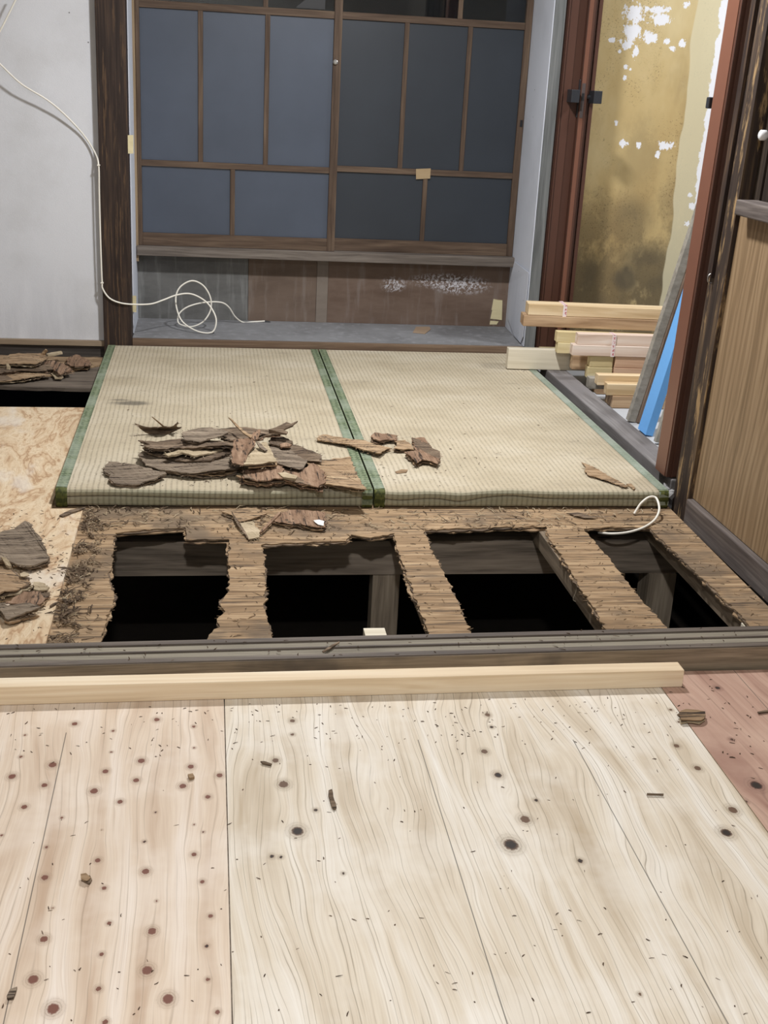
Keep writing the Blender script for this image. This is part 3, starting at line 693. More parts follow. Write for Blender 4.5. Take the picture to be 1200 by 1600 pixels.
# loose bottom flap of the wall paper that curls off the reveal
m = MB()
fl = [(1.846, 1.944, .13), (1.846, 1.944, .42), (1.862, 2.28, .42), (1.866, 2.33, .36), (1.872, 2.385, .30), (1.872, 2.385, .20), (1.868, 2.34, .14), (1.858, 2.15, .092), (1.849, 1.99, .092)]
m.prism([[Vector((a-.004, b, c)) for a, b, c in fl]], (.002, 0, 0)); m.build('paper_flap', 'reveal', wr)
wb = empty('wall_alcove_back', (.98, AY, .085)); struct(wb, 'patched plywood panels below the window sill', 'wall')
for (nm, mt, x0, x1, d) in (('panel', 'panel_green', .1016, .612, .002), ('panel', 'panel_brown', .614, .936, 0), ('joint_strip', 'panel_strip', .937, .990, .003), ('panel', 'panel_peel', .991, 1.872, 0)):
    m = MB(); m.box(x0, x1, AY-d, AY+.02, .0855, .40)
    m.build(nm, mt, wb) if mt != 'panel_peel' else None
    if mt == 'panel_peel':
        me = m.build(nm, mt, origin=(0, 0, 0)); me.parent = wb; me.location = -ORG[wb.name]; ORG[me.name] = Vector((0, 0, 0))
si = struct(box('trim_3', 'sill', (.104, 1.872, 2.315, AY+.01, .388, .432), bevel=.003), 'greyed wooden window sill above the patched panels', 'sill')
struct(box('wall_alcove_head', 'shell', (.0, 1.95, 2.33, 2.5, 2.05, 2.4), origin=(0, 0, 0)), 'plaster above the window', 'wall')

# ---- windows: two sliding sashes
def sash(name, label, x0, x1, yf, glassmat, cols_mid, cols_low, st_l, st_r, zb, zt, yth=.026):
    w = empty(name, ((x0+x1)/2, yf, .432)); struct(w, label, 'window')
    z_b0, z_b1, z_m0, z_m1, z_t0, z_t1 = .4325, .489, .790+zb, .816+zb, 1.440+zt, 1.470+zt
    yb = yf+yth
    box('stile', 'sash_v', (x0, x0+st_l, yf, yb, z_b0, 2.045), w, .0015)
    box('stile', 'sash_v', (x1-st_r, x1, yf, yb, z_b0, 2.045), w, .0015)
    a, b = x0+st_l, x1-st_r
    box('rail', 'sash', (a, b, yf+.001, yb, z_b0, z_b1), w, .0015)
    box('rail', 'sash', (a, b, yf+.003, yb-.003, z_m0, z_m1), w, .001)
    box('rail', 'sash', (a, b, yf+.003, yb-.003, z_t0, z_t1), w, .001)
    box('rail', 'sash', (a, b, yf+.001, yb, 2.0, 2.045), w, .0015)
    yg0, yg1 = yf+.012, yf+.015
    def row(cols, z0, z1, glass):
        e = [a]
        for c in cols:
            box('muntin', 'sash_v', (c-.0105, c+.0105, yf+.004, yb-.004, z0, z1), w, .001); e += [c-.0105, c+.0105]
        e.append(b)
        for k in range(0, len(e), 2):
            box('pane', glass, (e[k]+.0005, e[k+1]-.0005, yg0, yg1, z0+.0005, z1-.0005), w)
    row(cols_low, z_b1, z_m0, glassmat); row(cols_mid, z_m1, z_t0, glassmat)
    row([(a+b)/2+.12], z_t1, 2.0, 'clear_glass')
    return w
w1 = sash('window_1', 'left sliding sash with brown bars and bluish frosted panes', .113, 1.008, 2.338, 'frosted', [.392, .682], [.535], .018, .036, -.008, -.003)
w2 = sash('window_2', 'right sliding sash with darker frosted panes and a taped bar', .972, 1.868, 2.368, 'frosted_b', [1.302, 1.590], [1.425], .026, .030, .0, 0.)
m = MB(); p = ony(524, 97, 2.336); m.tube([p, p+Vector((0, -.006, 0)), p+Vector((0, -.008, 0)), p+Vector((0, -.014, 0))], lambda t: .011 if t < .4 else .007, 12); m.build('screw_lock', 'steel', w1)
m = MB(); p = ony(815, 193, 2.366); m.box(p.x-.007, p.x+.005, 2.3665, 2.369, p.z-.015, p.z+.015); m.build('finger_pull', 'cable_tip', w2)
struct(box('wall_outside', 'night', (-.2, 2.2, 2.9, 2.95, -.2, 2.4), origin=(0, 0, 0)), 'dark night yard seen through the top panes', 'backdrop')
m = MB(); m.prism([[Vector(p) for p in [(.80, 2.345, 1.472), (.93, 2.345, 1.472), (.93, 2.345, 1.545), (.86, 2.345, 1.52)]]], (0, .002, 0)); m.build('dark_pane_triangle', 'cable_tip', w1)  # dark triangular plate in an upper pane of the left sash

# ---- right side: corner strip, door frame, doorway, papered room beyond
gs = struct(box('trim_4', 'grey_strip', (1.852, 1.8985, 1.938, 1.9445, .0, 2.4)), 'grey weathered corner strip beside the brown door frame', 'trim')
dr = empty('door_1', (1.98, 1.97, .06)); struct(dr, 'brown aluminium door frame with open leaf seen edge on', 'door')
for (x0, x1, yf) in ((1.899, 1.916, 1.962), (1.916, 1.921, 1.950), (1.9215, 1.963, 1.966), (1.9635, 1.998, 1.972), (2.030, 2.048, 1.985), (2.0485, 2.0545, 1.994), (2.055, 2.072, 1.988)):
    box('frame_rib', 'alu', (x0, x1, yf, 2.06, .055, 2.1), dr, .0008)
lf = box('door_leaf', 'alu', (1.9985, 2.0290, 1.945, 2.345, .07, 2.05), dr, .001)
box('leaf_edge', 'alu_light', (2.001, 2.0185, 1.9435, 1.9449, .07, 2.05), lf)
box('lock_plate', 'plate', (2.0025, 2.017, 1.9415, 1.9434, 1.085, 1.225), lf)
box('latch', 'cable_tip', (2.005, 2.0145, 1.939, 1.9414, 1.155, 1.185), lf)
for sx in (-1, 1):
    xs = 1.9985 if sx < 0 else 2.0290
    m = MB()
    m.box(min(xs, xs+sx*.004), max(xs, xs+sx*.004), 1.955, 1.985, 1.085, 1.24)
    ex = xs+sx*.040; m.tube([(xs, 1.968, 1.172), (ex, 1.968, 1.172)], .010, 10)
    m.beam((xs+sx*.016, 1.935, 1.146), (ex+sx*.012, 1.935, 1.146), (0, 0, 1), .075, .052)
    m.build('lever_handle', 'lever', lf, bevel=.006)
# near jamb of the same doorway
LEAN[0] = .023
nj = empty('door_2', (1.88, .16, .065)); struct(nj, 'nearer brown aluminium door jamb beside the worn dark post', 'door')
box('jamb_profile', 'alu', (1.852, 1.914, .112, .208, .062, 2.1), nj, .0015)
box('jamb_lit_face', 'alu_light', (1.8500, 1.8518, .125, .206, .062, 2.1), nj)  # thin paler sheet; the light on the jamb's left face is put into its colour
box('jamb_rib', 'alu', (1.866, 1.871, .108, .1115, .062, 2.1), nj)
box('jamb_rib', 'alu', (1.890, 1.897, .106, .1115, .062, 2.1), nj)
box('jamb_stop', 'alu', (1.9145, 1.935, .10, .19, .062, 2.1), nj, .001)
m = MB(); p = onx(1112, 157, 1.861); m.tube([(1.868, .2085, 1.178), (1.868, .235, 1.178)], .008, 8); m.beam((1.842, .225, 1.162), (1.90, .225, 1.162), (0, 0, 1), .02, .032); m.build('lever_handle', 'lever', nj, bevel=.006)
LEAN[0] = 0.
# grey sill beam in the doorway
m = MB(); m.hexa([(1.868, .10, -.06), (1.957, .10, -.06), (1.957, 1.70, -.06), (1.868, 1.70, -.06)], [(1.868, .10, .058), (1.957, .10, .058), (1.957, 1.70, .058), (1.868, 1.70, .058)])
struct(m.build('trim_5', 'beam_grey', bevel=.004), 'grey weathered sill beam along the right edge of the mats', 'sill')
struct(box('trim_6', 'concrete', (1.958, 2.005, .10, 1.94, -.06, .006)), 'grey concrete step behind the sill beam', 'sill')
struct(box('floor_next_room', 'concrete', (1.9, 4.2, -1.0, 2.4, -.1, -.001), origin=(0, 0, 0)), 'pale floor of the small room behind the doorway', 'floor')
struct(box('wall_next_room', 'wallpaper', (2.07, 4.2, YW, YW+.05, -.1, 2.4), origin=(0, 0, 0)), 'stained yellow wall with peeling paper beyond the doorway', 'wall')
struct(box('wall_next_room_side', 'shell', (4.15, 4.2, -1.0, 2.36, 0, 2.4), origin=(0, 0, 0)), 'side wall of the small room', 'wall')
struct(box('wall_next_room_near', 'shell', (1.98, 4.2, -1.0, -.95, 0, 2.4), origin=(0, 0, 0)), 'near wall of the small room', 'wall')
struct(box('wall_door_head', 'shell', (1.86, 1.95, .10, 1.99, 2.1, 2.4), origin=(0, 0, 0)), 'wall above the doorway', 'wall')
LEAN[0] = .023
# right wall of the back room: worn post, grain panel, rail, baseboard
m = MB(); m.prism([jag([Vector((1.862, -.055, -.03)), Vector((1.862, .058, -.03)), Vector((1.94, .058, -.03)), Vector((1.94, -.055, -.03))], .03, .0015)], (0, 0, 2.43))
struct(m.build('trim_7', 'worn_post'), 'worn dark post with flaking stain between doorway and grain panel', 'post')
m = MB(); m.box(1.852, 1.8612, .02, .05, .7, 2.3); m.build('stain_strip', 'dark_post', bpy.data.objects['trim_7'])
m = MB(); p = onx(1113, 437, 1.876)-Vector((.016, 0, 0)); m.tube(spline([p+Vector((0, 0, -.01)), p+Vector((-.012, 0, -.006)), p+Vector((-.014, 0, .010)), p+Vector((-.004, 0, .018)), p+Vector((0, .0, .012))], 5), .0016, 6); m.build('bent_nail', 'steel', bpy.data.objects['trim_7'])
wp = empty('wall_right', (1.90, -.5, .06)); struct(wp, 'wood grain wall panel with dark rail on the right', 'wall')
box('grain_panel', 'grain_panel', (1.874, 1.89, -1.05, -.0565, .052, .893), wp, .001)
box('upper_board', 'dark_panel', (1.90, 1.92, -.105, -.0565, .93, 2.3), wp)
for k in range(8): box('upper_board', 'dark_panel', (1.905-.004*(k % 2), 1.92, -.212-k*.107, -.108-k*.107, .93, 2.3), wp, .002)
box('dark_rail', 'dark_trim', (1.835, 1.90, -1.05, -.102, .893, .934), wp, .004)
bb = struct(box('baseboard_right', 'dark_trim', (1.856, 1.90, -.944, -.0565, -.03, .050), bevel=.004), 'dusty dark baseboard under the wood grain panel', 'baseboard')
m = MB(); p = onx(1207, 212, 1.925)-Vector((.0255, 0, 0)); m.tube([p+Vector((.0, 0, 0)), p+Vector((-.014, 0, 0)), p+Vector((-.02, 0, 0)), p+Vector((-.034, 0, 0)), p+Vector((-.038, 0, 0))], lambda t: (.007, .007, .014, .014, .008)[min(4, int(t*4.99))], 12); m.build('knob', 'knob', wp, smooth=True)
struct(box('wall_right_core', 'shell', (1.9205, 1.96, -1.06, .10, -.05, 2.4), origin=(0, 0, 0)), 'wall behind the grain panel', 'wall')
LEAN[0] = 0.
# rest of the shell, out of view
struct(box('wall_left', 'shell', (-1.65, -1.6, -4.2, 2.03, -.1, 2.4), origin=(0, 0, 0)), 'plain plaster wall on the left side', 'wall')
struct(box('wall_front', 'shell', (-1.65, 2.35, -4.25, -4.2, -.1, 2.4), origin=(0, 0, 0)), 'plain plaster wall behind the viewer', 'wall')
struct(box('wall_right_front', 'shell', (2.3, 2.35, -4.2, -1.0, -.1, 2.4), origin=(0, 0, 0)), 'plain plaster wall right of the front room', 'wall')
struct(box('ceiling', 'ceiling', (-1.65, 4.2, -4.25, 2.95, 2.4, 2.45), origin=(0, 0, 0)), 'board ceiling', 'ceiling')

# ================================================================== THINGS
# ---- tatami mats
def tatami(name, label, x0, x1, yb, straw, left_mat, right_mat, waves, seed):
    root = empty(name, ((x0+x1)/2, 0, 0)); tag(root, label, 'tatami mat', 'tatami mats')
    def front_profile(x):
        wv = waves(x); n1 = mnoise.noise(Vector((x*5, seed, 0)))*.004
        yy = -.004+n1; zt = .055+wv*.5
        g = .030+wv
        pr = [(yb, .055), (yb*.5, .0553), (.10, .055), (.03, .055), (.010+yy, zt-.0002), (.001+yy, zt-.004), (-.003+yy, zt-.010), (-.004+yy, g+.008), (-.002+yy, g+.0022), (.006+yy, g), (-.001+yy, g-.0025), (-.004+yy, g-.008), (-.004+yy, .012), (0+yy, .006), (.01, .0045), (yb, .0045)]
        return pr
    def loft(xs, off, mat, nm, ends=True):
        mb = MB(); P = [front_profile(x) for x in xs]; k = len(P[0])
        for x, pr in zip(xs, P):
            q = []
            for i, (y, z) in enumerate(pr):
                a, b = pr[max(i-1, 0)], pr[min(i+1, k-1)]
                t = Vector((b[0]-a[0], b[1]-a[1])); nrm = Vector((t.y, -t.x)).normalized() if t.length else Vector((0, 1))
                s = -1 if i >= 9 and False else 1
                q.append((x, y+nrm.x*off*s, max(.0005, z+nrm.y*off*s)))
            mb.v += [Vector(p) for p in q]
        n = len(xs)
        mb.f += [(c*k+i, c*k+i+1, (c+1)*k+i+1, (c+1)*k+i) for c in range(n-1) for i in range(k-1)]
        mb.f += [(c*k+k-1, c*k, (c+1)*k, (c+1)*k+k-1) for c in range(n-1)]
        mb.f += [tuple(range(k)), tuple((n-1)*k+i for i in reversed(range(k)))]
        return mb.build(nm, mat, root, smooth=False)
    bw = .031
    N = 56
    loft([x0+.004+(x1-x0-.008)*i/N for i in range(N+1)], 0, straw, 'straw_mat')
    loft([x0+.0005+bw*i/3 for i in range(4)], .0016, left_mat, 'cloth_border')
    loft([x1-.0005-bw+bw*i/3 for i in range(4)], .0016, right_mat, 'cloth_border')
    for xa, xb in ((x0, x0+bw+.001), (x1-bw-.001, x1)):
        mb = MB()
        pr = [(.010, .0568), (-.003, .054), (-.0085, .046), (-.0095, .03), (-.0092, .01), (-.006, .001), (.004, .001), (.004, .05)]
        wv = (waves((xa+xb)/2))*.5
        for x in (xa, xa+.004, xb-.004, xb): mb.v += [Vector((x, y+(.002 if x in (xa, xb) else 0), z+(wv if z > .02 else 0))) for y, z in pr]
        k = len(pr); mb.f += [(c*k+i, c*k+(i+1) % k, (c+1)*k+(i+1) % k, (c+1)*k+i) for c in range(3) for i in range(k)]+[tuple(range(k)), tuple(3*k+i for i in reversed(range(k)))]
        mb.build('cloth_corner', 'corner', root, smooth=True)
    return root
tatami('tatami_mat', 'left tatami mat with green border and the big debris pile', -.002, .9075, 1.925, 'tatami', 'border', 'border',
       lambda x: .004*math.sin(x*9)-.004*math.exp(-((x-.8)/.07)**2), 1.3)
mt2 = tatami('tatami_mat', 'right tatami mat with wavy front edge beside the grey sill beam', .9125, 1.822, 1.925, 'tatami_b', 'border', 'border_grey',
       lambda x: .009*math.exp(-((x-1.32)/.08)**2)-.010*math.exp(-((x-1.17)/.045)**2)-.006*math.exp(-((x-.99)/.05)**2), 5.1)

# ---- new stick on the plywood
m = MB(); m.hexa([(-.62, -1.168, .0005), (1.432, -1.143, .0005), (1.432, -1.103, .0005), (-.62, -1.128, .0005)], [(-.62, -1.168, .0405), (1.432, -1.143, .0405), (1.432, -1.103, .0405), (-.62, -1.128, .0405)])
tag(m.build('timber_stick', 'stick', bevel=.0015), 'long new square timber stick lying before the threshold', 'timber')

# ---- timber stack in the doorway
def timber(label, mat, x, y, z, L, w=.045, h=.045, yaw=-3., ends=None, group='timbers stacked in the doorway'):
    a = Vector((x, y+w/2, z)); d = Vector((math.cos(math.radians(yaw)), math.sin(math.radians(yaw)), 0))
    m = MB(); m.beam(a, a+d*L, (0, 0, 1), w, h)
    o = m.build('timber', mat, bevel=.0018); return tag(o, label, 'timber', group)
timber('white wide board end resting on the corner of the right mat', 'timber_w', 1.694, 1.60, .0590, 1.3, .040, .088, -2)
timber('yellow timber under the two straw timbers, directly behind the white wide board', 'timber_d', 1.86, 1.69, .0590, 1.4, .045, .072, -2)
timber('upper yellow timber with cut end left of the pink taped pair', 'timber_d', 1.884, 1.545, .190, 1.4, .045, .045, -2.5)
timber('lower yellow timber with cut end left of the pink taped pair', 'timber_d', 1.89, 1.54, .1440, 1.4, .045, .045, -2.5)
timber('shaded timber below the yellow cut ends, right of the white wide board', 'timber_b', 1.955, 1.52, .080, 1.3, .045, .06, -2.5)
timber('upper pale pink timber of the taped pair in mid stack', 'timber_c', 1.936, 1.42, .2085, 1.3, .045, .0445, -2)
timber('lower pale pink striped timber of the taped pair in mid stack', 'timber_c', 1.916, 1.415, .1630, 1.3, .046, .0445, -2)
timber('upper yellow timber end under the pink pair', 'timber_d', 2.0, 1.425, .1150, .098, .045, .0465, -2)
timber('lower yellow timber end under the pink pair', 'timber_d', 1.994, 1.422, .0660, .104, .047, .0475, -2)
timber('upper salmon timber under the pink pair', 'timber_s', 2.105, 1.416, .1160, 1.2, .045, .0455, -2)
timber('lower salmon timber under the pink pair', 'timber_s', 2.105, 1.413, .0690, 1.2, .045, .0455, -2)
timber('dark bearer timber lying on the step beneath the salmon timbers', 'timber_b', 2.04, 1.415, .0005, 1.2, .09, .064, -2)
timber('topmost front straw timber with paper band', 'timber_a', 1.762, 1.59, .2945, 1.6, .043, .046, -4)
timber('topmost rear straw timber half hidden behind its twin', 'timber_a', 1.768, 1.634, .2945, 1.6, .043, .046, -4)
timber('brown streaked timber right under the topmost straw timbers', 'timber_b', 1.744, 1.585, .2475, 1.6, .045, .0455, -4)
timber('rear brown timber hidden under the topmost straw timbers', 'timber_b', 1.75, 1.632, .2475, 1.6, .043, .0455, -4)
timber('thin straw timber on top of the lowest front stack', 'timber_a', 1.981, 1.245, .0800, 1.2, .045, .042, -1)
timber('front straw timber sitting proud in the lowest front stack', 'timber_a', 2.008, 1.198, .0510, 1.2, .045, .046, -1)
timber('short grey timber end peeking out behind the lowest stack', 'batten_grey', 1.965, 1.30, .0505, .2, .045, .045, -1)
timber('brown bottom timber of the lowest front stack on the pale floor', 'timber_b', 2.034, 1.190, .0005, 1.2, .10, .049, -1)
def band(label, x, y, zb, zt, w, d, yaw):
    m = MB(); c, s = math.cos(math.radians(yaw)), math.sin(math.radians(yaw)); e = .0012
    P = lambda u, v, z: (x+c*u-s*v, y+s*u+c*v, z)
    for (v0, v1, z0, z1) in ((-e, -.0003, zb-e, zt+e), (d+.0003, d+e, zb-e, zt+e), (-e, d+e, zt+.0003, zt+e)):
        m.hexa([P(0, v0, z0), P(w, v0, z0), P(w, v1, z0), P(0, v1, z0)], [P(0, v0, z1), P(w, v0, z1), P(w, v1, z1), P(0, v1, z1)])
    o = tag(m.build('paper_band', 'band'), label, 'paper band', 'paper bands on timber'); return o
def mat_band():
    t = NT('printed_band'); x = t.xyz(t.obj)
    n1 = t.noise(t.mapv(t.obj, scale=(330, 330, 200)), 1.0, 1); stripe = t.step(t.math('ABSOLUTE', x[0]), .0055, .004)
    f = t.step(t.math('FRACT', t.math('MULTIPLY', x[2], 60)), .2, .35)
    m_ = t.math('MULTIPLY', t.math('MULTIPLY', t.step(n1, .45, .55), stripe), f)
    return t.done(t.mix(m_, srgb(238, 218, 216), srgb(206, 90, 96)), .5)
MAT['band'] = mat_band()
yw = -4.; s4 = math.sin(math.radians(4))
band('pink printed paper band around the topmost straw timbers', 1.908, 1.5795-.0, .2480, .3405, .016, .098, -4)
band('white printed paper band around the pale pink timber pair', 2.078, 1.4085, .1635, .2530, .016, .054, -2)

# ---- boards leaning in the doorway
def leaning(name, label, cat, mat, x, y, w, d, L, lean, z0, parts=None):
    root = MB(); r = math.radians(lean); u = Vector((math.sin(r), 0, math.cos(r))); sx = Vector((math.cos(r), 0, -math.sin(r)))
    a = Vector((x, y, z0))
    b = [a, a+sx*w, a+sx*w+Vector((0, d, 0)), a+Vector((0, d, 0))]
    lo = min(p.z for p in b); b = [p+Vector((0, 0, z0-lo)) for p in b]
    root.hexa(b, [p+u*L for p in b]); return tag(root.build(name, mat, bevel=.001), label, cat)
leaning('batten', 'grey weathered batten leaning leftmost in the doorway', 'batten', 'batten_grey', 2.028, .975, .031, .03, 1.15, 11.6, .0005)
leaning('batten', 'thin brown batten leaning between the grey batten and blue foam', 'batten', 'batten_brown', 2.0602, .962, .017, .03, 1.15, 11.6, .0005)
leaning('foam_board', 'light blue foam insulation strip leaning in the doorway', 'foam board', 'foam', 2.030, .785, .030, .085, 1.1, 11.2, .0005)
leaning('board_offcut', 'grey board leaning between blue foam and brown jamb', 'board', 'batten_grey', 2.030, .680, .05, .02, 1.0, 10.6, .0005)

# ---- cables
def yq(a, b, Y): return ony(140+a/4, 380+b/4, Y)
cable = [ony(30, -12, 1.90), ony(12, 25, 1.90), ony(-4, 55, 1.90), ony(-22, 78, 1.905), ony(0, 100, 1.91), ony(33, 131, 1.92), ony(72, 155, 1.93), ony(100, 178, 1.945), ony(130, 210, 1.96), ony(148, 238, 1.955), ony(154, 258, 1.930)]
cable += [ony(155, 300, 1.929), ony(156.5, 360, 1.929), ony(158.5, 420, 1.929), ony(159.5, 442, 1.929)]
cable += [yq(82, 285, 1.928), yq(120, 340, 1.928), yq(180, 370, 1.926), yq(260, 382, 1.935), yq(380, 380, 1.99), yq(460, 355, 2.05), yq(540, 325, 2.09), yq(620, 315, 2.11), yq(690, 340, 2.11), yq(750, 390, 2.10), yq(790, 470, 2.08), yq(780, 540, 2.07), yq(740, 562, 2.066), yq(660, 545, 2.08), yq(580, 490, 2.11), yq(545, 410, 2.13), yq(540, 330, 2.15), yq(570, 270, 2.16), yq(640, 235, 2.17), yq(710, 265, 2.18), yq(755, 340, 2.18), yq(755, 420, 2.18), yq(710, 490, 2.17), yq(640, 522, 2.17), yq(580, 513, 2.19), yq(552, 490, 2.21), yq(562, 438, 2.22), yq(620, 395, 2.23), yq(720, 370, 2.25), yq(820, 370, 2.28), yq(870, 400, 2.30), yq(910, 460, 2.33), yq(960, 495, 2.36), yq(1020, 492, 2.37), yq(1095, 487, 2.375)]
m = MB(); m.tube(spline(cable, 6), .0036, 8)
cb = m.build('electric_cable', 'cable', smooth=True); tag(cb, 'white electric cable down the dark post looping in the alcove', 'cable')
m = MB(); m.tube([yq(1095, 487, 2.375), yq(1112, 490, 2.375), yq(1130, 496, 2.372)], .0042, 8); m.build('cable_end', 'cable_tip', cb)
for (a, b) in ((154, 258), (159.5, 442)):
    p = ony(a, b, 1.929); m = MB(); m.box(p.x-.006, p.x+.006, 1.9245, 1.9348, p.z-.003, p.z+.003); m.build('cable_clip', 'cable', cb, bevel=.001)
sc = [((991, 803), .004), ((995, 796), .016), ((1002, 786), .034), ((1014, 777), .050), ((1025, 778), .050), ((1030, 792), .034), ((1028, 804), .020), ((1020, 815), .008), ((1004, 825), .0045), ((980, 832), -.004), ((955, 834), -.010), ((935, 832), -.02)]
m = MB(); m.tube(spline([onz(*a, z) for a, z in sc], 6), .0036, 8)
tag(m.build('electric_cable', 'cable', smooth=True), 'short white cable curling out of the rightmost hole', 'cable')

# ---- tapes and scraps
def ytape(label, px, Y, mat, cat='tape', name='tape_piece', th=.0012):
    pts = [ony(a, b, Y) for a, b in px]; m = MB(); m.prism([jag(pts, .02, .0008)], (0, -th, 0)); return tag(m.build(name, mat), label, cat)
ytape('brown tape piece on the crossbar of the right window sash', [(650, 264), (673, 263), (672, 279), (650, 280)], 2.370, 'tape_brown')
ytape('torn yellow tape pieces at the lower right alcove corner', [(771, 467), (785, 469), (784, 500), (766, 498), (769, 485), (768, 484)], AY-.0004, 'tape')
ytape('small yellow tape scrap at the foot of the alcove panel', [(766, 501), (779, 502), (776, 507), (765, 507)], AY-.0004, 'tape')
ytape('yellow tape piece high on the alcove edge beside the dark post', [(199.5, 211), (208.5, 211), (208.5, 240), (200, 240)], 1.9345-.0, 'tape')
ytape('yellow tape piece behind the cable beside the dark post', [(206, 462), (213, 462), (213, 488), (206, 487)], 2.045, 'tape')
p0 = [onz(a, b, AZ+.0008) for a, b in ((645, 520), (650, 511), (671, 511), (673, 515), (664, 522))]
m = MB(); m.prism([p0], (0, 0, .002)); tag(m.build('card_scrap', 'paper'), 'small brown card scrap on the grey alcove ledge', 'scrap')
# plaster crumbs in the dark gap at the door corner
m = MB()
for k in range(7):
    c = onz(1046+random.uniform(-7, 9), 768+random.uniform(-9, 9), .02); r = random.uniform(.012, .024)
    pts = [c+Vector((random.gauss(0, 1), random.gauss(0, 1), random.gauss(0, .8))).normalized()*r*random.uniform(.6, 1.) for _ in range(14)]
    bm = bmesh.new(); [bm.verts.new(p) for p in pts]; r_ = bmesh.ops.convex_hull(bm, input=bm.verts)
    bmesh.ops.delete(bm, geom=[v for v in bm.verts if not v.link_faces], context='VERTS'); bm.verts.index_update()
    m.add([v.co.copy() for v in bm.verts], [tuple(v.index for v in f.verts) for f in bm.faces]); bm.free()
tag(m.build('plaster_rubble', 'plaster_chunk'), 'grey plaster rubble in the gap below the near brown jamb', 'rubble', kind='stuff')

# ---- rotten fragments
G1 = 'rotten wood fragments on the tatami mats'
G2 = 'rotten fragments on the swirling plywood'
G3 = 'rotten fragments at the foot of the plaster wall'
G4 = 'torn plies on the subfloor before the mats'
G5 = 'chips on the front room floor'
def roughen(mb, amp, mi):
    """subdivide the plies and pull up torn ridges so that faces are not flat"""
    bm = bmesh.new(); vv = [bm.verts.new(v) for v in mb.v]
    for k, f in enumerate(mb.f):
        try: bm.faces.new([vv[i] for i in f]).material_index = mi[k]
        except ValueError: pass
    bmesh.ops.triangulate(bm, faces=bm.faces)
    for _ in range(3):
        e = [e for e in bm.edges if e.calc_length() > .014]
        if not e: break
        bmesh.ops.subdivide_edges(bm, edges=e, cuts=1); bmesh.ops.triangulate(bm, faces=[f for f in bm.faces if len(f.verts) > 3])
    for v in bm.verts:
        p = v.co; n1 = mnoise.noise(Vector((p.x*40, p.y*150, p.z*200))); n2 = mnoise.noise(Vector((p.x*18, p.y*30, 7)))
        v.co = p+Vector((0, 0, amp*(n1*.8+max(0, n2)*1.2)))
    bm.verts.index_update(); out = MB(); out.add([v.co.copy() for v in bm.verts], [tuple(v.index for v in f.verts) for f in bm.faces]); mi = [f.material_index for f in bm.faces]; bm.free(); return out, mi
def frag(label, ox, oy, s, pts, z, th, mat, layers=2, group=None, amp=.0022, name='wood_fragment', warp=.004):
    """torn plywood piece: outline on its own height, split in plies of uneven outline; pts may carry their own height"""
    loop = [onz(ox+p[0]/s, oy+p[1]/s, p[2] if len(p) > 2 else z) for p in pts]
    c = sum(loop, Vector())/len(loop)
    mb = MB(); t = th/layers; mi = {}
    for k in range(layers):
        sc_ = 1-.05*k*random.uniform(.2, 1.2); dx = Vector((random.uniform(-.004, .004)*k, random.uniform(-.003, .003)*k, 0))
        lp = jag([c+(p-c)*sc_+dx for p in loop], .011, amp*(1+.4*k))
        ph = random.uniform(0, 6); lp = [p+Vector((0, 0, warp*math.sin(p.x*25+p.y*11+ph))) for p in lp]
        f0 = len(mb.f)
        mb.prism([[p-Vector((0, 0, t*k)) for p in lp]], (0, 0, -t*(.62 if layers > 1 else .9)))
        for i in range(f0, len(mb.f)): mi[i] = k % 3
    # splinters on the broken edges
    size = max((p-c).length for p in loop)
    if size > .045 and warp > 0:
        for _ in range(int(len(loop)*3)):
            i = random.randrange(len(loop)); a, b = loop[i], loop[(i+1) % len(loop)]; q = a+(b-a)*random.random()
            slivers(mb, 1, lambda: (q.x, q.y, q.z-th*random.random()), .006, .020, .001, .0025, (math.atan2((q-c).y, (q-c).x), .7), .1)
    mi = [mi.get(i, 0) for i in range(len(mb.f))]
    zmin = {G1: .0558, G2: .0125, G3: .0075, G4: .0008, G5: .0004}.get(group, -1)
    if size > .03 and warp > 0: mb, mi = roughen(mb, .0026, mi)
    for v in mb.v: v.z = max(v.z, zmin+(.0006 if group else 0)*random.random())
    o = mb.build(name, mat)
    ply = {'rot_dark': 'rot_brown', 'rot_grey': 'rot_tan', 'rot_tan': 'rot_pale', 'rot_brown': 'rot_tan', 'rot_pale': 'rot_tan'}.get(mat, mat)
    o.data.materials.append(MAT['rot_dark'] if mat != 'white_scrap' else MAT[mat]); o.data.materials.append(MAT[ply])
    if len(mi) == len(o.data.polygons): o.data.polygons.foreach_set('material_index', mi)
    return tag(o, label, 'wood fragment', group)
A = (140, 620, 4); B = (420, 620, 4)
frag('heart shaped grey fragment at the far left of the mat pile', *A, [(85,440),(120,398),(180,405),(290,430),(400,465),(480,490),(420,515),(290,540),(150,535),(120,505),(130,480),(95,462)], .071, .014, 'rot_grey', 2, G1)
frag('curled leaf like fragment standing apart behind the pile', *A, [(283,168,.098),(330,182,.088),(380,192,.082),(430,190,.09),(470,182,.094),(505,190,.08),(535,170,.098),(553,155,.108),(545,185,.08),(575,190,.075),(520,215,.062),(480,232,.058),(400,236,.058),(345,215,.066)], .07, .003, 'rot_dark', 1, G1, warp=.001)
frag('thin upright splinter sticking out of the curled fragment', *A, [(388,124,.125),(396,126,.125),(472,186,.085),(462,190,.083)], .1, .002, 'rot_tan', 1, G1, .0003, warp=0)
frag('thick crumbly slab lowest at the front of the mat pile', *A, [(305,360),(330,335),(480,345),(620,385),(760,350),(900,330),(965,430),(850,462),(730,470),(650,474),(550,462),(450,450),(350,425)], .080, .022, 'rot_grey', 4, G1)
frag('dark slab filling the middle of the mat pile', *A, [(330,315),(500,300),(880,300),(905,340),(760,400),(600,400),(480,372),(350,345)], .089, .012, 'rot_dark', 2, G1)
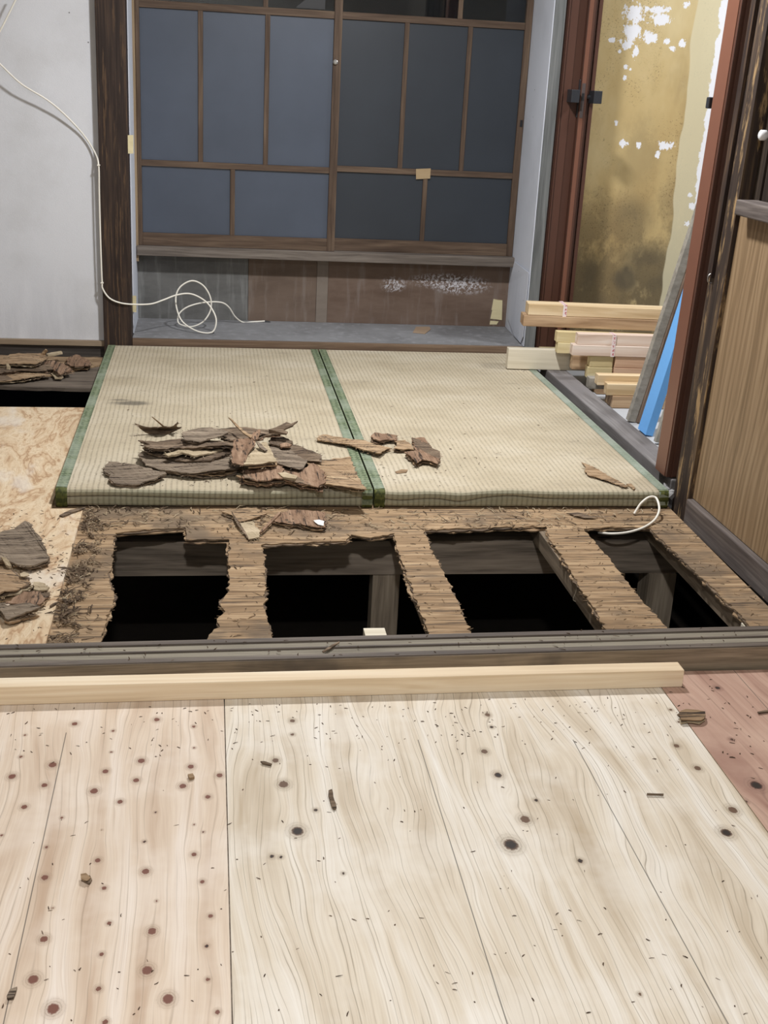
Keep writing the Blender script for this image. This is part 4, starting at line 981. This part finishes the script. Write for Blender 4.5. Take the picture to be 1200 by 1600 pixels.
frag('long splintered slab with pointed left tips in the mat pile', *A, [(303,270),(420,275),(560,262),(640,280),(905,275),(1000,290),(900,305),(640,322),(560,312),(430,318),(380,322),(318,303),(380,297)], .112, .010, 'rot_dark', 2, G1)
frag('upper grey slab topping the rear of the mat pile', *A, [(580,212),(640,198),(700,190),(800,205),(870,225),(830,245),(760,255),(680,275),(590,270)], .130, .010, 'rot_grey', 2, G1)
frag('rear ragged slab at the back right of the mat pile', *A, [(800,200),(900,195),(1000,200),(1140,200),(1210,205),(1190,225),(1100,235),(1000,262),(880,270),(820,245)], .118, .016, 'rot_dark', 3, G1)
frag('pale finger shaped splinter inside the mat pile', *A, [(470,350),(560,328),(640,320),(655,330),(560,350),(490,364)], .104, .006, 'rot_pale', 1, G1, .001)
frag('yellow inner sliver in the mat pile', *A, [(545,348),(600,335),(700,330),(830,325),(760,350),(655,378),(620,366)], .100, .005, 'rot_pale', 1, G1, .001)
frag('reddish brown plank piece crossing the top of the pile', *A, [(888,330,.118),(905,268,.138),(960,258,.14),(1042,260,.138),(1020,310,.128),(985,370,.116),(965,428,.104),(930,420,.104),(890,415,.104)], .12, .008, 'rot_brown', 2, G1, warp=.001)
frag('short brown arm pointing up behind the crossing plank piece', *A, [(1010,250,.142),(1025,222,.150),(1062,202,.155),(1068,215,.152),(1050,262,.14),(1030,270,.138)], .14, .005, 'rot_brown', 1, G1, .001, warp=0)
frag('long thin stick lying across the top of the mat pile', *A, [(868,127,.16),(885,135,.16),(930,180,.152),(985,225,.148),(1020,240,.145),(1010,256,.143),(960,225,.148),(905,170,.153)], .14, .004, 'rot_tan', 1, G1, .0006, warp=0)
frag('small grey flake below the crossing stick', *A, [(1040,275,.134),(1060,285,.131),(1112,332,.12),(1095,338,.12),(1060,315,.125)], .12, .004, 'rot_grey', 1, G1, .0008, warp=0)
frag('clean tan wedge plate at the pile front right', *A, [(965,422),(985,380),(1010,345),(1080,285),(1104,284),(1140,345),(1170,405),(1080,415)], .112, .018, 'rot_pale', 3, G1, .001, warp=.001)
frag('layered crumbling chunk under the tan wedge plate', *A, [(960,455),(1020,440),(1170,415),(1205,430),(1210,515),(1100,520),(960,505)], .084, .024, 'rot_brown', 5, G1, .003)
frag('tan crumbling piece behind the wedge plate', *A, [(1120,270),(1160,225),(1220,245),(1270,270),(1240,310),(1140,300)], .095, .016, 'rot_dark', 2, G1)
frag('broad purplish grey plate at the right of the mat pile', *B, [(0,320),(60,292),(170,293),(250,325),(330,360),(330,400),(240,390),(220,450),(190,462),(60,425),(0,410)], .088, .010, 'rot_grey', 2, G1, .0015)
frag('tan plate with splintered tip ending the pile at the green border', *B, [(215,385),(260,370),(350,388),(430,380),(510,382),(530,440),(575,520),(604,574),(520,572),(400,555),(330,545),(270,480)], .076, .014, 'rot_tan', 3, G1)
frag('crumbly brown lump of torn plies in the pile front', *B, [(40,440),(110,455),(200,465),(280,420),(340,470),(350,540),(310,556),(180,530),(60,505),(0,500)], .083, .020, 'rot_brown', 4, G1, .003)
frag('small brown chip resting on the purplish plate', *B, [(68,300),(110,292),(145,305),(130,316),(75,320)], .095, .006, 'rot_brown', 1, G1, .001)
frag('light bare edge piece below the crumbly lump', *B, [(55,480),(100,468),(180,490),(170,512),(90,508)], .088, .006, 'rot_pale', 1, G1, .001)
frag('raised dark stick at the upper right of the pile', *B, [(0,203,.13),(45,190,.135),(110,155,.142),(140,168,.143),(181,149,.15),(150,180,.142),(90,205,.13),(118,218,.122),(110,230,.12),(0,222,.12)], .13, .005, 'rot_dark', 1, G1, .001, warp=0)
frag('long flat strip bridging the green border between both mats', *B, [(300,252),(340,235),(400,250),(530,272),(600,280),(690,305),(772,316),(735,330),(695,362),(600,338),(555,322),(480,297),(310,265)], .068, .009, 'rot_tan', 2, G1, .0015)
frag('oval brown fragment uppermost on the right mat', *B, [(638,250),(660,224),(720,228),(803,235),(795,268),(740,270),(690,282),(650,268)], .070, .012, 'rot_brown', 2, G1)
frag('square brown fragment in the middle of the right mat group', *B, [(785,268),(855,263),(880,285),(912,325),(840,332),(780,328),(800,300)], .067, .009, 'rot_tan', 2, G1)
frag('large ragged brown fragment ending the right mat group', *B, [(845,352),(915,342),(905,290),(893,250),(972,250),(1000,290),(1030,320),(1068,335),(1072,380),(1058,428),(1010,405),(960,402),(920,422),(890,385)], .070, .013, 'rot_brown', 3, G1)
frag('tiny brown chip in front of the right mat group', *B, [(790,460),(830,446),(868,450),(860,465),(800,471)], .061, .005, 'rot_tan', 1, G1, .0008)
C7 = (780, 560, 2.857)
frag('lone tapering fragment near the right end of the right mat', *C7, [(368,463),(400,472),(435,490),(480,518),(530,545),(578,570),(560,574),(500,553),(440,533),(400,522),(380,500),(388,485)], .062, .006, 'rot_tan', 2, G1, .0012, warp=.001)
frag('short curled splinter beside the lone tapering fragment', *C7, [(568,560),(590,558),(608,578),(600,583)], .060, .004, 'rot_tan', 1, G1, .0006, warp=0)
Dq = (0, 800, 8.89)
frag('large flat grey fragment with pointed top on the swirling plywood', *Dq, [(-120,330),(0,270),(60,240),(200,215),(350,130),(405,150),(480,250),(560,370),(630,500),(690,640),(560,690),(400,730),(250,720),(100,670),(-120,640)], .036, .022, 'rot_grey', 3, G2, .002)
frag('middle crumbling fragment under the large grey one', *Dq, [(-120,790),(0,780),(120,790),(290,850),(350,900),(420,975),(300,1050),(160,1105),(0,1145),(-120,1150)], .038, .024, 'rot_tan', 4, G2, .003)
frag('lower grey plank fragment with straight front edge', *Dq, [(-120,1240),(0,1255),(100,1290),(350,1275),(470,1300),(560,1335),(300,1410),(105,1475),(0,1345),(-120,1250)], .034, .020, 'rot_grey', 3, G2, .0015)
frag('brown ragged fragment right of the lower grey plank', *Dq, [(80,1285),(180,1215),(290,1145),(470,1090),(600,1105),(700,1110),(620,1200),(550,1275),(350,1295)], .028, .014, 'rot_brown', 3, G2, .003)
frag('pale pointed sliver between the left plywood fragments', *Dq, [(15,640),(60,645),(120,690),(162,755),(120,770),(70,720)], .044, .006, 'rot_pale', 1, G2, .001)
frag('pale crumbly chunk at the right of the left plywood fragments', *Dq, [(470,985),(540,965),(620,990),(690,1040),(650,1085),(540,1095),(470,1080)], .026, .012, 'rot_pale', 2, G2, .0025)
frag('small pale ring shaped chip above the crumbly chunk', *Dq, [(275,870),(330,850),(400,870),(410,900),(330,915),(285,905)], .040, .008, 'rot_pale', 2, G2, .002)
frag('thin bent splinter at the edge of the swirling plywood', *Dq, [(690,1300),(730,1270),(815,1235),(812,1248),(740,1290),(700,1310)], .018, .004, 'rot_dark', 1, G2, .0006, warp=0)
frag('narrow dark splinter pointing at the mat corner', 0, 530, 4, [(370,1100),(440,1065),(535,1048),(530,1056),(450,1082),(395,1106)], .017, .004, 'rot_dark', 1, G2, .0006, warp=0)
Eq = (0, 530, 6.667)
frag('broad tan fragment on top of the pile at the plaster wall', *Eq, [(-60,200),(30,195),(100,165),(260,155),(420,140),(505,170),(440,228),(380,262),(220,255),(60,250),(-60,240)], .055, .018, 'rot_tan', 3, G3)
frag('upright little stick on the pile at the plaster wall', *Eq, [(428,150,.07),(455,115,.085),(475,100,.09),(496,115,.088),(470,150,.07)], .07, .006, 'rot_tan', 1, G3, .001, warp=0)
frag('pale flat strip at the rear of the wall pile', *Eq, [(485,148),(560,138),(640,132),(652,150),(560,160),(500,163)], .045, .008, 'rot_pale', 1, G3, .001)
frag('dark middle fragment in the wall pile', *Eq, [(-60,270),(100,265),(240,258),(400,265),(520,250),(560,300),(400,330),(200,335),(-60,345)], .035, .022, 'rot_dark', 4, G3, .003)
frag('lower tan fragment at the front of the wall pile', *Eq, [(-60,360),(20,345),(130,320),(330,358),(530,352),(525,372),(380,392),(260,412),(160,418),(-60,435)], .022, .013, 'rot_tan', 3, G3)
frag('rounded crumbly fragment at the right of the wall pile', *Eq, [(690,212),(750,180),(800,165),(890,200),(960,262),(930,285),(780,288),(700,262)], .024, .015, 'rot_brown', 3, G3, .003)
frag('dark curved fragment bridging the wall pile', *Eq, [(385,240),(480,232),(570,235),(660,262),(730,300),(755,328),(690,345),(620,362),(530,300),(450,262)], .030, .020, 'rot_brown', 2, G3, .002)
frag('pale upright splinter at the left of the wall pile', *Eq, [(65,255,.06),(85,250,.06),(110,290,.045),(100,358,.022),(68,350,.022)], .04, .005, 'rot_pale', 1, G3, .001, warp=0)
frag('small forked chip in front of the wall pile', *Eq, [(525,345),(590,340),(600,380),(660,390),(640,405),(570,403)], .014, .006, 'rot_pale', 1, G3, .001, warp=0)
K = (350, 780, 5.714)
frag('tan torn ply sheet end left of the crossing stick', *K, [(-20,115),(60,95),(180,75),(285,72),(330,112),(385,125),(250,175),(140,207),(80,150)], .010, .008, 'rot_tan', 2, G4, .0012, warp=.001)
frag('tan wedge ply below the torn sheet end', *K, [(140,210),(255,196),(275,230),(330,295),(315,335),(220,352),(180,280)], .009, .008, 'rot_pale', 2, G4, .001, warp=.001)
frag('long layered ply stack before the middle of the left mat', *K, [(430,165),(500,120),(600,95),(760,105),(900,118),(906,252),(830,245),(740,232),(640,215),(560,212),(460,195)], .016, .014, 'rot_brown', 4, G4, .0025, warp=.0015)
frag('straight brown stick slanting over the torn plies', *K, [(490,112,.022),(512,118,.022),(345,285,.014),(315,298,.013),(330,275,.014)], .016, .005, 'rot_brown', 1, G4, .0004, warp=0)
frag('grey papery scrap at the right of the layered ply stack', *K, [(800,190),(850,182),(895,195),(890,235),(840,225)], .020, .002, 'white_scrap', 1, G4, .001, warp=0)
frag('dark bent twig left of the torn plies', *K, [(55,105,.010),(75,115,.013),(140,215,.013),(235,350,.006),(215,352,.006),(120,225,.012)], .01, .003, 'rot_dark', 1, G4, .0006, warp=0)
frag('dark long splinter before the right mat', 780, 560, 2.857, [(300,690,.006),(350,686,.008),(440,712,.006),(380,712,.006)], .006, .003, 'rot_dark', 1, G4, .0008, warp=0)
Fq_ = (760, 1040, 2.727)
frag('layered brown chip on the seam of the reddish plywood', *Fq_, [(815,205),(850,185),(930,195),(938,215),(915,232),(830,230)], .012, .010, 'rot_tan', 3, G5, .002, warp=0)
frag('dark pointed splinter on the pale middle plywood', 350, 1040, 2.667, [(436,520),(450,514),(460,560),(470,590),(458,596),(448,585)], .005, .004, 'rot_dark', 1, G5, .0006, warp=0)
frag('short brown stick on the pale middle plywood near its upper left', 350, 1040, 2.667, [(152,398),(170,398),(200,408),(196,413),(160,405)], .005, .003, 'rot_dark', 1, G5, .0005, warp=0)
frag('thin straight brown stick on the pale plywood right half', *Fq_, [(684,543),(755,545),(755,550),(684,548)], .005, .003, 'rot_dark', 1, G5, .0003, warp=0)
frag('yellow brown crumb on the knotty plywood upper right', 0, 1040, 2.857, [(838,485),(860,480),(868,495),(845,503)], .006, .005, 'rot_tan', 1, G5, .001, warp=0)
frag('crumbly heap of sawdust bits on the knotty plywood', 0, 1040, 2.857, [(360,930),(385,925),(405,945),(385,962),(362,950)], .008, .006, 'rot_tan', 2, G5, .002, warp=0)
frag('grey leaf like chip at the lower left frame edge', 0, 1040, 2.857, [(28,1475),(45,1445),(75,1432),(70,1455),(60,1480),(35,1482)], .006, .004, 'rot_grey', 1, G5, .001, warp=0)
frag('long dark splinter on the threshold grooves', 350, 780, 3, [(460,712),(500,685),(543,664),(540,671),(505,694),(466,716)], .053, .003, 'rot_dark', 1, None, .0004, warp=0)
frag('dark stick lying on the reddish plywood at the right frame edge', *Fq_, [(1155,196),(1200,188),(1210,193),(1160,201)], .005, .003, 'rot_dark', 1, G5, .0003, warp=0)

# ---- uncountable crumbs
def crumbs(name, label, mat, n, sampler, L, Wd):
    mb = MB(); slivers(mb, n, sampler, L[0], L[1], Wd[0], Wd[1], None, .12, .1)
    tag(mb.build(name, mat, recalc=False), label, 'crumbs', kind='stuff')
def front_s():
    if random.random() < .55: px, py = random.uniform(0, 1060), 1085+abs(random.gauss(0, 55))
    else: px, py = random.uniform(0, 1200), random.uniform(1100, 1600)
    p = onz(px, py, 0)
    if p.y > -1.175 or p.x > 1.38: return None
    return (p.x, p.y, .0003)
crumbs('sawdust_crumbs', 'dark wood crumbs scattered over the pale plywood floor', 'chips_dark', 420, front_s, (.003, .011), (.0008, .0024))
def red_s():
    p = onz(random.uniform(1040, 1200), random.uniform(1060, 1230), 0)
    return (p.x, p.y, .0003) if 1.39 < p.x and p.y < -1.09 else None
crumbs('sawdust_crumbs', 'dark wood crumbs on the reddish plywood', 'chips_dark', 50, red_s, (.004, .014), (.001, .003))
def mat_s():
    r = random.random()
    if r < .55: px, py = random.gauss(350, 120), 745+random.gauss(0, 9)
    elif r < .8: px, py = random.gauss(640, 90), 720+random.gauss(0, 25)
    else: px, py = random.uniform(200, 1000), random.uniform(580, 755)
    p = onz(px, py, .0556)
    return (p.x, p.y, .0558) if .04 < p.x < 1.78 and .02 < p.y < 1.85 else None
crumbs('wood_crumbs', 'brown wood crumbs scattered around the debris on the mats', 'chips_dark', 260, mat_s, (.004, .014), (.001, .003))
def ply_s():
    p = onz(max(0, random.gauss(60, 45)), random.gauss(880, 60), .012)
    return (p.x, p.y, .0123) if -.4 < p.x < .072 and -.93 < p.y < -.06 else None
crumbs('wood_crumbs', 'brown wood crumbs on the swirling plywood sheet', 'chips_dark', 220, ply_s, (.005, .02), (.001, .003))
bpy.context.view_layer.update()
